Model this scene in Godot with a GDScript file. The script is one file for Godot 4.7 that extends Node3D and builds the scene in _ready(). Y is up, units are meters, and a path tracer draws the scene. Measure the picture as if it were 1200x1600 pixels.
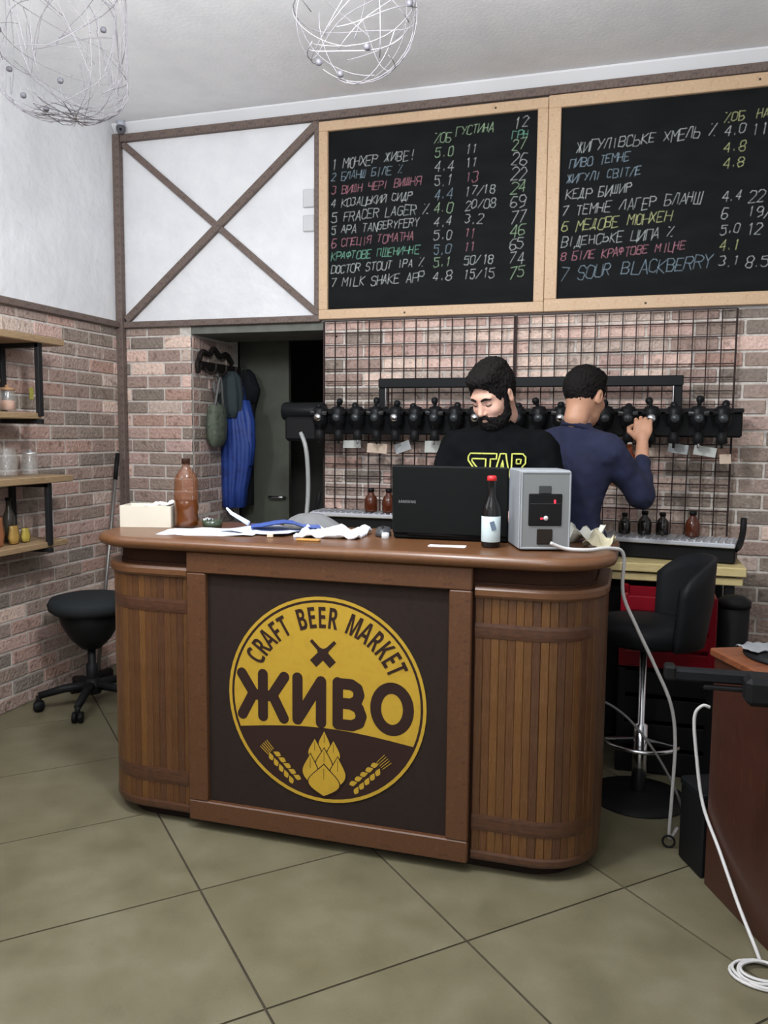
extends Node3D

# ---------------------------------------------------------------- measurements (metres)
const BACK := -4.357      # face of the wall with the chalkboards
const LEFT := -3.01       # face of the wall with the shelves
const RIGHT := 2.7
const FRONT := 2.2
const CEIL := 3.23
const BRICK_TOP := 2.05
const TOP := 1.05         # counter top surface

var mats := {}
var texs := {}
var names := {}
var rng := RandomNumberGenerator.new()

# ---------------------------------------------------------------- helpers: nodes
func numbered(called: String) -> String:
	if not names.has(called):
		names[called] = 0
		return called
	names[called] += 1
	return "%s_%03d" % [called, names[called]]

func meta(o: Node, label: String, category: String, group := "", kind := "") -> void:
	o.set_meta("label", label)
	o.set_meta("category", category)
	if group != "": o.set_meta("group", group)
	if kind != "": o.set_meta("kind", kind)

func thing(called: String, label: String, category: String, at := Vector3.ZERO, turn := 0.0, group := "", kind := "") -> Node3D:
	var o := Node3D.new()
	o.name = numbered(called)
	add_child(o)
	o.position = at
	o.rotation.y = turn
	meta(o, label, category, group, kind)
	return o

func solo(called: String, mesh: Mesh, m: Material, label: String, category: String, at := Vector3.ZERO, turn := 0.0, group := "", kind := "") -> MeshInstance3D:
	var o := MeshInstance3D.new()
	o.name = numbered(called)
	o.mesh = mesh
	o.material_override = m
	add_child(o)
	o.position = at
	o.rotation.y = turn
	meta(o, label, category, group, kind)
	return o

func part(parent: Node, called: String, mesh: Mesh, m: Material, at := Vector3.ZERO, rot := Vector3.ZERO) -> MeshInstance3D:
	var o := MeshInstance3D.new()
	o.name = called
	o.mesh = mesh
	o.material_override = m
	parent.add_child(o, true)
	o.position = at
	o.rotation = rot
	return o

func joint(parent: Node, called: String, at := Vector3.ZERO, rot := Vector3.ZERO) -> Node3D:
	var o := Node3D.new()
	o.name = called
	parent.add_child(o, true)
	o.position = at
	o.rotation = rot
	return o

# ---------------------------------------------------------------- helpers: materials
func noise_img(size: int, freq: float, seed_: int, kind := FastNoiseLite.TYPE_SIMPLEX_SMOOTH, octaves := 4) -> Image:
	var n := FastNoiseLite.new()
	n.noise_type = kind
	n.frequency = freq
	n.seed = seed_
	n.fractal_octaves = octaves
	return n.get_seamless_image(size, size)

# a colour texture that runs through the given colours with noise
func tex(key: String, colors: Array, size := 256, freq := 0.03, seed_ := 1, speck := 0.0) -> ImageTexture:
	if texs.has(key): return texs[key]
	var src := noise_img(size, freq, seed_)
	var im := Image.create(size, size, false, Image.FORMAT_RGB8)
	var r := RandomNumberGenerator.new()
	r.seed = seed_ * 77 + 5
	var k := colors.size() - 1
	for y in size:
		for x in size:
			var v := clampf((src.get_pixel(x, y).r - 0.5) * 1.25 + 0.5 + r.randf_range(-speck, speck), 0.0, 0.9999) * k
			var i := int(v)
			im.set_pixel(x, y, (colors[i] as Color).lerp(colors[i + 1], v - i))
	var t := ImageTexture.create_from_image(im)
	texs[key] = t
	return t

func bump(key: String, freq: float, seed_: int, strength := 4.0, size := 256) -> ImageTexture:
	if texs.has(key): return texs[key]
	var im := noise_img(size, freq, seed_)
	im.convert(Image.FORMAT_RGBA8)
	im.bump_map_to_normal_map(strength)
	var t := ImageTexture.create_from_image(im)
	texs[key] = t
	return t

func mat(key: String, color: Color, rough := 0.6, metal := 0.0) -> StandardMaterial3D:
	if mats.has(key): return mats[key]
	var m := StandardMaterial3D.new()
	m.albedo_color = color
	m.roughness = rough
	m.metallic = metal
	if metal == 0.0 and color.get_luminance() < 0.2 and rough > 0.3: m.metallic_specular = 0.25
	mats[key] = m
	return m

func tmat(key: String, t: Texture2D, scale: Vector3, rough := 0.6, world := false, tint := Color.WHITE, nrm: Texture2D = null, nscale := 0.5) -> StandardMaterial3D:
	if mats.has(key): return mats[key]
	var m := mat(key, tint, rough)
	m.albedo_texture = t
	m.uv1_triplanar = true
	m.uv1_world_triplanar = world
	m.uv1_scale = scale
	if nrm:
		m.normal_enabled = true
		m.normal_texture = nrm
		m.normal_scale = nscale
	return m

func c8(r: int, g: int, b: int) -> Color:
	return Color8(r, g, b)

# ---------------------------------------------------------------- helpers: shapes
func begin(smooth := false) -> SurfaceTool:
	var st := SurfaceTool.new()
	st.begin(Mesh.PRIMITIVE_TRIANGLES)
	st.set_smooth_group(0 if smooth else 0xFFFFFFFF)
	return st

func done(st: SurfaceTool) -> ArrayMesh:
	st.generate_normals()
	return st.commit()

# corners run counter-clockwise seen from outside
func tri(st: SurfaceTool, a: Vector3, b: Vector3, c: Vector3) -> void:
	st.add_vertex(a); st.add_vertex(c); st.add_vertex(b)

func quad(st: SurfaceTool, a: Vector3, b: Vector3, c: Vector3, d: Vector3) -> void:
	tri(st, a, b, c)
	tri(st, a, c, d)

func add_box(st: SurfaceTool, c: Vector3, s: Vector3, bev := 0.0, basis := Basis.IDENTITY) -> void:
	var h := s * 0.5
	var b := minf(bev, minf(h.x, minf(h.y, h.z)) * 0.95)
	if b <= 0.0:
		var p := []
		for i in 8:
			p.append(c + basis * Vector3(h.x if i & 1 else -h.x, h.y if i & 2 else -h.y, h.z if i & 4 else -h.z))
		for f in [[4, 5, 7, 6], [1, 0, 2, 3], [5, 1, 3, 7], [0, 4, 6, 2], [6, 7, 3, 2], [0, 1, 5, 4]]:
			quad(st, p[f[0]], p[f[1]], p[f[2]], p[f[3]])
		return
	# chamfered: every face inset, edges and corners joined
	var g := h - Vector3(b, b, b)
	var fp := func(axis: int, sx: int, sy: int, sz: int) -> Vector3:
		var v := Vector3(sx * g.x, sy * g.y, sz * g.z)
		v[axis] = [sx, sy, sz][axis] * h[axis]
		return c + basis * v
	for s1 in [-1, 1]:
		# faces
		var q := [fp.call(0, s1, -1, -1), fp.call(0, s1, 1, -1), fp.call(0, s1, 1, 1), fp.call(0, s1, -1, 1)]
		if s1 < 0: q.reverse()
		quad(st, q[0], q[1], q[2], q[3])
		q = [fp.call(1, -1, s1, -1), fp.call(1, -1, s1, 1), fp.call(1, 1, s1, 1), fp.call(1, 1, s1, -1)]
		if s1 < 0: q.reverse()
		quad(st, q[0], q[1], q[2], q[3])
		q = [fp.call(2, -1, -1, s1), fp.call(2, 1, -1, s1), fp.call(2, 1, 1, s1), fp.call(2, -1, 1, s1)]
		if s1 < 0: q.reverse()
		quad(st, q[0], q[1], q[2], q[3])
		for s2 in [-1, 1]:
			var flip: bool = s1 * s2 < 0
			# edges along z, x, y
			q = [fp.call(0, s1, s2, -1), fp.call(1, s1, s2, -1), fp.call(1, s1, s2, 1), fp.call(0, s1, s2, 1)]
			if flip: q.reverse()
			quad(st, q[0], q[1], q[2], q[3])
			q = [fp.call(1, -1, s1, s2), fp.call(2, -1, s1, s2), fp.call(2, 1, s1, s2), fp.call(1, 1, s1, s2)]
			if flip: q.reverse()
			quad(st, q[0], q[1], q[2], q[3])
			q = [fp.call(2, s1, -1, s2), fp.call(0, s1, -1, s2), fp.call(0, s1, 1, s2), fp.call(2, s1, 1, s2)]
			if flip: q.reverse()
			quad(st, q[0], q[1], q[2], q[3])
			for s3 in [-1, 1]:
				var a: Vector3 = fp.call(0, s1, s2, s3)
				var bb: Vector3 = fp.call(1, s1, s2, s3)
				var cc: Vector3 = fp.call(2, s1, s2, s3)
				if s1 * s2 * s3 > 0: tri(st, a, bb, cc)
				else: tri(st, a, cc, bb)

func box(s: Vector3, bev := 0.0) -> ArrayMesh:
	var st := begin()
	add_box(st, Vector3.ZERO, s, bev)
	return done(st)

# a tube along points, radius a number or one per point
func add_tube(st: SurfaceTool, pts: Array, radius, sides := 8, caps := true) -> void:
	var n := pts.size()
	var rings := []
	var up := Vector3.UP
	var d0: Vector3 = (pts[1] - pts[0]).normalized()
	if absf(d0.dot(up)) > 0.9: up = Vector3.RIGHT
	var side := d0.cross(up).normalized()
	for i in n:
		var d: Vector3 = (pts[mini(i + 1, n - 1)] - pts[maxi(i - 1, 0)]).normalized()
		side = (side - d * side.dot(d)).normalized()
		var w := side.cross(d)
		var r: float = radius[i] if radius is Array else radius
		var ring := []
		for k in sides:
			var a := TAU * k / sides
			ring.append(pts[i] + (side * cos(a) + w * sin(a)) * r)
		rings.append(ring)
	for i in n - 1:
		for k in sides:
			var k2 := (k + 1) % sides
			quad(st, rings[i][k2], rings[i][k], rings[i + 1][k], rings[i + 1][k2])
	if caps:
		for k in range(1, sides - 1):
			tri(st, rings[0][0], rings[0][k], rings[0][k + 1])
			tri(st, rings[n - 1][0], rings[n - 1][k + 1], rings[n - 1][k])

func tube(pts: Array, radius, sides := 8, smooth := true) -> ArrayMesh:
	var st := begin(smooth)
	add_tube(st, pts, radius, sides)
	return done(st)

# smooth curve through points
func curve(pts: Array, steps := 8) -> Array:
	var out := []
	var n := pts.size()
	for i in n - 1:
		var p0: Vector3 = pts[maxi(i - 1, 0)]
		var p1: Vector3 = pts[i]
		var p2: Vector3 = pts[i + 1]
		var p3: Vector3 = pts[mini(i + 2, n - 1)]
		for k in steps:
			out.append(p1.cubic_interpolate(p2, p0, p3, float(k) / steps))
	out.append(pts[n - 1])
	return out

# profile: [radius, height] from bottom to top
func add_lathe(st: SurfaceTool, prof: Array, segs := 20, at := Vector3.ZERO, basis := Basis.IDENTITY) -> void:
	for i in prof.size() - 1:
		for k in segs:
			var a := TAU * k / segs
			var b := TAU * (k + 1) / segs
			var r0: float = prof[i][0]; var r1: float = prof[i + 1][0]
			var y0: float = prof[i][1]; var y1: float = prof[i + 1][1]
			var p0 := at + basis * Vector3(cos(a) * r0, y0, sin(a) * r0)
			var p1 := at + basis * Vector3(cos(b) * r0, y0, sin(b) * r0)
			var p2 := at + basis * Vector3(cos(b) * r1, y1, sin(b) * r1)
			var p3 := at + basis * Vector3(cos(a) * r1, y1, sin(a) * r1)
			if r0 > 1e-5: tri(st, p0, p2, p1)
			if r1 > 1e-5: tri(st, p0, p3, p2)

func lathe(prof: Array, segs := 20, smooth := true) -> ArrayMesh:
	var st := begin(smooth)
	add_lathe(st, prof, segs)
	return done(st)

# a flat outline (counter-clockwise in x, y) thickened along z from z0 to z1
func add_prism(st: SurfaceTool, poly: PackedVector2Array, z0: float, z1: float, xf := Transform3D.IDENTITY) -> void:
	var p := poly
	if Geometry2D.is_polygon_clockwise(p): p.reverse()
	var idx := Geometry2D.triangulate_polygon(p)
	for i in range(0, idx.size(), 3):
		var a := p[idx[i]]; var b := p[idx[i + 1]]; var c := p[idx[i + 2]]
		if (b - a).cross(c - a) < 0.0:
			var t := b; b = c; c = t
		tri(st, xf * Vector3(a.x, a.y, z1), xf * Vector3(b.x, b.y, z1), xf * Vector3(c.x, c.y, z1))
		tri(st, xf * Vector3(a.x, a.y, z0), xf * Vector3(c.x, c.y, z0), xf * Vector3(b.x, b.y, z0))
	for i in p.size():
		var a := p[i]; var b := p[(i + 1) % p.size()]
		quad(st, xf * Vector3(a.x, a.y, z0), xf * Vector3(b.x, b.y, z0), xf * Vector3(b.x, b.y, z1), xf * Vector3(a.x, a.y, z1))

func prism(poly: PackedVector2Array, z0: float, z1: float) -> ArrayMesh:
	var st := begin()
	add_prism(st, poly, z0, z1)
	return done(st)

# outline in plan (x, z), standing from y0 to y1
func slab(poly: PackedVector2Array, y0: float, y1: float) -> ArrayMesh:
	var st := begin()
	var q := PackedVector2Array()
	for v in poly: q.append(Vector2(v.x, -v.y))
	add_prism(st, q, y0, y1, Transform3D(Basis(Vector3.RIGHT, -PI / 2), Vector3.ZERO))
	return done(st)

func arc_pts(c: Vector2, r: float, a0: float, a1: float, n: int) -> PackedVector2Array:
	var o := PackedVector2Array()
	for i in n + 1:
		var a := lerpf(a0, a1, float(i) / n)
		o.append(c + Vector2(cos(a), sin(a)) * r)
	return o

func disc(r: float, z0: float, z1: float, n := 64) -> ArrayMesh:
	return prism(arc_pts(Vector2.ZERO, r, 0, TAU * (n - 1) / n, n - 1), z0, z1)

func ring(r0: float, r1: float, z0: float, z1: float, n := 64) -> ArrayMesh:
	var st := begin()
	for i in n:
		var a := TAU * i / n
		var b := TAU * (i + 1) / n
		var p := [Vector2(cos(a), sin(a)), Vector2(cos(b), sin(b))]
		var v := func(q: Vector2, r: float, z: float) -> Vector3: return Vector3(q.x * r, q.y * r, z)
		quad(st, v.call(p[0], r0, z1), v.call(p[0], r1, z1), v.call(p[1], r1, z1), v.call(p[1], r0, z1))
		quad(st, v.call(p[0], r1, z0), v.call(p[1], r1, z0), v.call(p[1], r1, z1), v.call(p[0], r1, z1))
		quad(st, v.call(p[1], r0, z0), v.call(p[0], r0, z0), v.call(p[0], r0, z1), v.call(p[1], r0, z1))
	return done(st)

# lettering
func letters(s: String, height: float, bold := true, depth := 0.0015, fat := 0.0) -> TextMesh:
	var sf := SystemFont.new()
	sf.font_names = PackedStringArray(["Droid Sans"])
	sf.font_weight = 700 if bold else 400
	var f := FontVariation.new()
	f.base_font = sf
	f.variation_embolden = fat
	var t := TextMesh.new()
	t.text = s
	t.font = f
	t.font_size = 64
	t.pixel_size = height / 46.0
	t.depth = depth
	t.curve_step = 1.0
	return t

# hanging or draped cloth: rows of [height, half width, half depth, x shift]; closed tube with folds
func drape(rows: Array, folds: int, amp: float, seed_: int, n := 40) -> ArrayMesh:
	var st := begin(true)
	var r := RandomNumberGenerator.new()
	r.seed = seed_
	var ph := r.randf() * TAU
	var grid := []
	for i in rows.size():
		var line := []
		for k in n:
			var a := TAU * k / n
			var wob: float = 1.0 + amp * sin(a * folds + ph + i * 0.35) * (0.35 + 0.65 * float(i) / rows.size()) + amp * 0.5 * sin(a * (folds * 2 + 1) + i * 0.7)
			line.append(Vector3(rows[i][3] + cos(a) * rows[i][1] * wob, rows[i][0], sin(a) * rows[i][2] * wob))
		grid.append(line)
	for i in rows.size() - 1:
		for k in n:
			var k2 := (k + 1) % n
			quad(st, grid[i][k2], grid[i + 1][k2], grid[i + 1][k], grid[i][k])
	for e in [0, rows.size() - 1]:
		var c := Vector3(rows[e][3], rows[e][0], 0)
		for k in n:
			var k2 := (k + 1) % n
			if e == 0: tri(st, c, grid[e][k2], grid[e][k])
			else: tri(st, c, grid[e][k], grid[e][k2])
	return done(st)

# a crumpled or lying sheet with thickness
func sheet(w: float, d: float, amp: float, freq: float, seed_: int, n := 10, thick := 0.002) -> ArrayMesh:
	var st := begin(true)
	var f := FastNoiseLite.new()
	f.seed = seed_
	f.frequency = freq
	var g := []
	for i in n + 1:
		var l := []
		for k in n + 1:
			var x := (float(k) / n - 0.5) * w
			var z := (float(i) / n - 0.5) * d
			l.append(Vector3(x, amp * maxf(0.0, f.get_noise_2d(x * 100, z * 100) + 0.25) + thick, z))
		g.append(l)
	var dn := Vector3(0, -thick, 0)
	for i in n:
		for k in n:
			quad(st, g[i][k], g[i + 1][k], g[i + 1][k + 1], g[i][k + 1])
			quad(st, g[i][k] + dn, g[i][k + 1] + dn, g[i + 1][k + 1] + dn, g[i + 1][k] + dn)
	for k in n:
		quad(st, g[n][k] + dn, g[n][k + 1] + dn, g[n][k + 1], g[n][k])
		quad(st, g[0][k + 1] + dn, g[0][k] + dn, g[0][k], g[0][k + 1])
		quad(st, g[k][0] + dn, g[k + 1][0] + dn, g[k + 1][0], g[k][0])
		quad(st, g[k + 1][n] + dn, g[k][n] + dn, g[k][n], g[k + 1][n])
	return done(st)

# ---------------------------------------------------------------- helpers: bodies as one surface
# a field on a grid; shapes: {t = "cap"|"ell", ...}; meshed as surface nets
class Field:
	var o: Vector3
	var c: float
	var nx: int
	var ny: int
	var nz: int
	var d: PackedFloat32Array
	func _init(lo: Vector3, hi: Vector3, cell: float) -> void:
		o = lo
		c = cell
		nx = int((hi.x - lo.x) / cell) + 2
		ny = int((hi.y - lo.y) / cell) + 2
		nz = int((hi.z - lo.z) / cell) + 2
		d.resize(nx * ny * nz)
		d.fill(1.0)
	func span(lo: Vector3, hi: Vector3) -> Array:
		var a := (lo - o) / c
		var b := (hi - o) / c
		return [clampi(int(a.x), 0, nx), clampi(int(b.x) + 2, 0, nx), clampi(int(a.y), 0, ny), clampi(int(b.y) + 2, 0, ny), clampi(int(a.z), 0, nz), clampi(int(b.z) + 2, 0, nz)]
	func put(i: int, v: float, k: float, sub: bool) -> void:
		var e := d[i]
		if sub:
			v = -v
			if k > 0.0:
				var h := maxf(k - absf(e - v), 0.0) / k
				d[i] = maxf(e, v) + h * h * k * 0.25
			else: d[i] = maxf(e, v)
		else:
			if k > 0.0:
				var h := maxf(k - absf(e - v), 0.0) / k
				d[i] = minf(e, v) - h * h * k * 0.25
			else: d[i] = minf(e, v)
	func cap(a: Vector3, b: Vector3, ra: float, rb: float, k := 0.02, sub := false) -> void:
		var m := maxf(ra, rb) + k + c * 2.5
		var s := span(Vector3(minf(a.x, b.x), minf(a.y, b.y), minf(a.z, b.z)) - Vector3(m, m, m), Vector3(maxf(a.x, b.x), maxf(a.y, b.y), maxf(a.z, b.z)) + Vector3(m, m, m))
		var ab := b - a
		var l2 := maxf(ab.length_squared(), 1e-9)
		for y in range(s[2], s[3]):
			for z in range(s[4], s[5]):
				var row := (y * nz + z) * nx
				for x in range(s[0], s[1]):
					var p := o + Vector3(x, y, z) * c
					var t := clampf((p - a).dot(ab) / l2, 0.0, 1.0)
					put(row + x, p.distance_to(a + ab * t) - lerpf(ra, rb, t), k, sub)
	func ell(ctr: Vector3, r: Vector3, k := 0.02, sub := false, basis := Basis.IDENTITY) -> void:
		var mm := maxf(r.x, maxf(r.y, r.z)) + k + c * 2.5
		var s := span(ctr - Vector3(mm, mm, mm), ctr + Vector3(mm, mm, mm))
		var inv := basis.inverse()
		for y in range(s[2], s[3]):
			for z in range(s[4], s[5]):
				var row := (y * nz + z) * nx
				for x in range(s[0], s[1]):
					var p := inv * (o + Vector3(x, y, z) * c - ctr)
					var q := p / r
					var k0 := q.length()
					var k1 := (q / r).length()
					put(row + x, k0 * (k0 - 1.0) / maxf(k1, 1e-6), k, sub)
	# keeps what lies under the plane (n . p < h)
	func clip(n: Vector3, h: float) -> void:
		for y in ny:
			for z in nz:
				var row := (y * nz + z) * nx
				for x in nx:
					var i := row + x
					if d[i] < 0.2:
						d[i] = maxf(d[i], n.dot(o + Vector3(x, y, z) * c) - h)
	func at(p: Vector3) -> float:
		var q := (p - o) / c
		var x := clampi(int(q.x), 0, nx - 2)
		var y := clampi(int(q.y), 0, ny - 2)
		var z := clampi(int(q.z), 0, nz - 2)
		var f := q - Vector3(x, y, z)
		var r := 0.0
		for k in 8:
			var dx := k & 1; var dy := (k >> 1) & 1; var dz := k >> 2
			r += d[((y + dy) * nz + z + dz) * nx + x + dx] * (f.x if dx else 1.0 - f.x) * (f.y if dy else 1.0 - f.y) * (f.z if dz else 1.0 - f.z)
		return r
	func mesh(st: SurfaceTool, fuzz: FastNoiseLite = null, amp := 0.0) -> void:
		var vert := {}
		var sy := nz * nx
		var lim := c * 2.2
		var offs := [0, 1, nx, nx + 1, sy, sy + 1, sy + nx, sy + nx + 1]
		for y in ny - 1:
			for z in nz - 1:
				for x in nx - 1:
					var i := y * sy + z * nx + x
					var v0 := d[i]
					if v0 > lim or v0 < -lim: continue
					var mask := 0
					for k in 8:
						if d[i + offs[k]] < 0.0: mask |= 1 << k
					if mask == 0 or mask == 255: continue
					var sum := Vector3.ZERO
					var cnt := 0
					for k in 8:
						for bit in [1, 2, 4]:
							var k2: int = k | bit
							if k2 == k: continue
							if ((mask >> k) & 1) == ((mask >> k2) & 1): continue
							var a := d[i + offs[k]]
							var b := d[i + offs[k2]]
							var t := a / (a - b)
							var pa := Vector3(k & 1, (k >> 2) & 1, (k >> 1) & 1)
							var pb := Vector3(k2 & 1, (k2 >> 2) & 1, (k2 >> 1) & 1)
							sum += pa.lerp(pb, t)
							cnt += 1
					var p := o + (Vector3(x, y, z) + sum / cnt) * c
					if fuzz: p += Vector3(fuzz.get_noise_3dv(p), fuzz.get_noise_3dv(p + Vector3(7, 0, 0)), fuzz.get_noise_3dv(p + Vector3(0, 9, 0))) * amp
					vert[i] = p
		for i in vert:
			var x: int = i % nx
			var z: int = (i / nx) % nz
			var y: int = i / sy
			if x == 0 or y == 0 or z == 0: continue
			var here := d[i] < 0.0
			# x edge: cells around it step in y and z; and so on
			for e in 3:
				var step: int = [1, sy, nx][e]
				var u: int = [sy, nx, 1][e]
				var w: int = [nx, 1, sy][e]
				var there := d[i + step] < 0.0
				if here == there: continue
				if not (vert.has(i - u) and vert.has(i - w) and vert.has(i - u - w)): continue
				var q := [vert[i], vert[i - u], vert[i - u - w], vert[i - w]]
				if here: q.reverse()
				# front faces run clockwise
				st.add_vertex(q[0]); st.add_vertex(q[1]); st.add_vertex(q[2])
				st.add_vertex(q[0]); st.add_vertex(q[2]); st.add_vertex(q[3])

# ================================================================ scene
func _ready() -> void:
	rng.seed = 20
	camera_and_light()
	shell()
	chalkboards()
	taps()
	counter()
	countertop_things()
	people()
	left_side()
	right_side()
	doorway_things()
	ceiling_things()

func camera_and_light() -> void:
	var cam := Camera3D.new()
	cam.name = "camera"
	add_child(cam)
	cam.fov = rad_to_deg(2.0 * atan(800.0 / 1276.87))
	var b := Basis(Vector3.UP, deg_to_rad(16.925)) * Basis(Vector3.RIGHT, deg_to_rad(-5.486)) * Basis(Vector3.BACK, deg_to_rad(0.511))
	cam.transform = Transform3D(b, Vector3(0, 1.43, 0))
	cam.near = 0.05
	cam.current = true
	var env := Environment.new()
	env.background_mode = Environment.BG_COLOR
	env.background_color = Color(0.02, 0.02, 0.025)
	env.tonemap_mode = Environment.TONE_MAPPER_LINEAR
	env.tonemap_exposure = 1.0
	env.sdfgi_enabled = true
	env.ssao_enabled = true
	env.ssil_enabled = true
	var we := WorldEnvironment.new()
	we.name = "environment"
	we.environment = env
	add_child(we)
	# unseen globe lamps, the last one added as fill, hang nearer than the photograph's upper edge
	globe_lamp(Vector3(-0.8, 2.62, -1.85), 3.0, "opal globe lamp hanging just above the bar counter's front")
	globe_lamp(Vector3(-2.2, 2.55, -1.3), 1.8, "opal globe lamp hanging beside the shelf wall, left of the camera")
	globe_lamp(Vector3(-0.5, 2.5, -0.5), 1.0, "opal globe lamp hanging above the camera")
	globe_lamp(Vector3(0.4, 2.5, 1.1), 1.1, "unseen opal globe lamp added as fill light behind the camera")  # unseen lamp added to fill in light from behind

func globe_lamp(at: Vector3, power: float, label: String) -> void:
	var t := thing("globe_lamp", label, "lamp", Vector3(at.x, CEIL, at.z), 0.0, "opal globe lamps")
	var hgt := CEIL - at.y
	part(t, "cord", tube([Vector3(0, -0.02, 0), Vector3(0, -hgt + 0.13, 0)], 0.004, 6), mat("black_plastic", c8(24, 24, 25), 0.5))
	part(t, "ceiling_rose", lathe([[0.0, -0.03], [0.05, -0.03], [0.055, -0.004], [0.0, -0.001]], 20), mat("white_plastic", c8(225, 225, 222), 0.5))
	part(t, "socket", lathe([[0.0, -hgt + 0.09], [0.03, -hgt + 0.09], [0.03, -hgt + 0.15], [0.008, -hgt + 0.16]], 16), mat("black_plastic", c8(24, 24, 25), 0.5))
	var m := mat("opal_glow", c8(255, 250, 240), 0.4)
	m.emission_enabled = true
	m.emission = Color(0.97, 0.985, 1.0)
	m.emission_energy_multiplier = 3.0
	var prof := []
	for i in 13:
		var a := -PI / 2 + PI * i / 12
		prof.append([maxf(0.0, cos(a)) * 0.1, -hgt + sin(a) * 0.1])
	part(t, "glass_globe_bulb", lathe(prof, 24), m)
	var l := OmniLight3D.new()
	l.name = "globe_light"
	l.light_color = Color(0.97, 0.985, 1.0)
	l.light_energy = power
	l.light_size = 0.1
	l.omni_range = 14.0
	l.omni_attenuation = 2.0
	l.shadow_enabled = true
	t.add_child(l)
	l.position = Vector3(0, -hgt, 0)

# ---------------------------------------------------------------- the room
var brick_mats := []
func brick_setup() -> void:
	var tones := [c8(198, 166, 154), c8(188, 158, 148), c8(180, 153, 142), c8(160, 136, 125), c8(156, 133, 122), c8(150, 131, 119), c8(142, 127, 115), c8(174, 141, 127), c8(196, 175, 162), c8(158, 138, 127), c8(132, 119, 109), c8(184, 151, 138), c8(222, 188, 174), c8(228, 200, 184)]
	var nb := bump("brick_bump", 0.05, 9, 6.0)
	for i in tones.size():
		var c: Color = tones[i]
		var t := tex("brick%d" % i, [c.darkened(0.22), c, c.lightened(0.06), c.darkened(0.08), c.lightened(0.18)], 128, 0.035, 30 + i, 0.1)
		brick_mats.append(tmat("brickm%d" % i, t, Vector3(3.1, 3.1, 3.1), 0.9, true, Color.WHITE, nb, 0.7))

# lays bricks on a face: origin at its foot, along u, looking out along n; spots for which own() is true get a brick of their own
func lay(parent: Node3D, org: Vector3, u: Vector3, n: Vector3, length: float, y0: float, y1: float, own: Callable, skip: Callable, seed_: int) -> void:
	var r := RandomNumberGenerator.new()
	r.seed = seed_
	var bl := 0.218; var bh := 0.066; var jt := 0.011
	var m := box(Vector3(bl, bh, 0.02), 0.004)
	var st := begin()
	var rest := 0
	var row := 0
	var y := y0
	var basis := Basis(u, Vector3.UP, n)
	while y + 0.02 < y1:
		var hh := minf(bh, y1 - y)
		var x := -(bl + jt) * (0.5 if row % 2 else 0.0) - 0.04
		while x < length:
			var a := maxf(x, 0.0)
			var b := minf(x + bl, length)
			x += bl + jt
			if b - a < 0.03: continue
			var mid := org + u * (a + b) * 0.5 + Vector3.UP * (y + hh * 0.5)
			if skip.call(mid, u * (b - a) * 0.5): continue
			var proud := r.randf_range(-0.003, 0.003)
			var tone := r.randi() % brick_mats.size()
			# pinker bricks above the taps, picked paler to paint in stronger light, darker elsewhere
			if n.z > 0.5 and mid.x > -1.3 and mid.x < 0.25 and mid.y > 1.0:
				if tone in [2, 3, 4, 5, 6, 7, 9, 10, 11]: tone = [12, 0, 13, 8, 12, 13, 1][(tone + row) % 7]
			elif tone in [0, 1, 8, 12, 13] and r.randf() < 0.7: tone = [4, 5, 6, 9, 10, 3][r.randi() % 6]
			if own.call(mid):
				var o := part(parent, "brick", m, brick_mats[tone])
				o.transform = Transform3D(basis * Basis.from_scale(Vector3((b - a) / bl, hh / bh, 1)), mid + n * proud)
			else:
				add_box(st, mid + n * proud, Vector3(b - a, hh, 0.02), 0.0, basis)
				rest += 1
		y += bh + jt
		row += 1
	if rest > 0:
		var o := part(parent, "bricks_out_of_view", done(st), brick_mats[3])
		o.set_meta("kind", "stuff")

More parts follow.
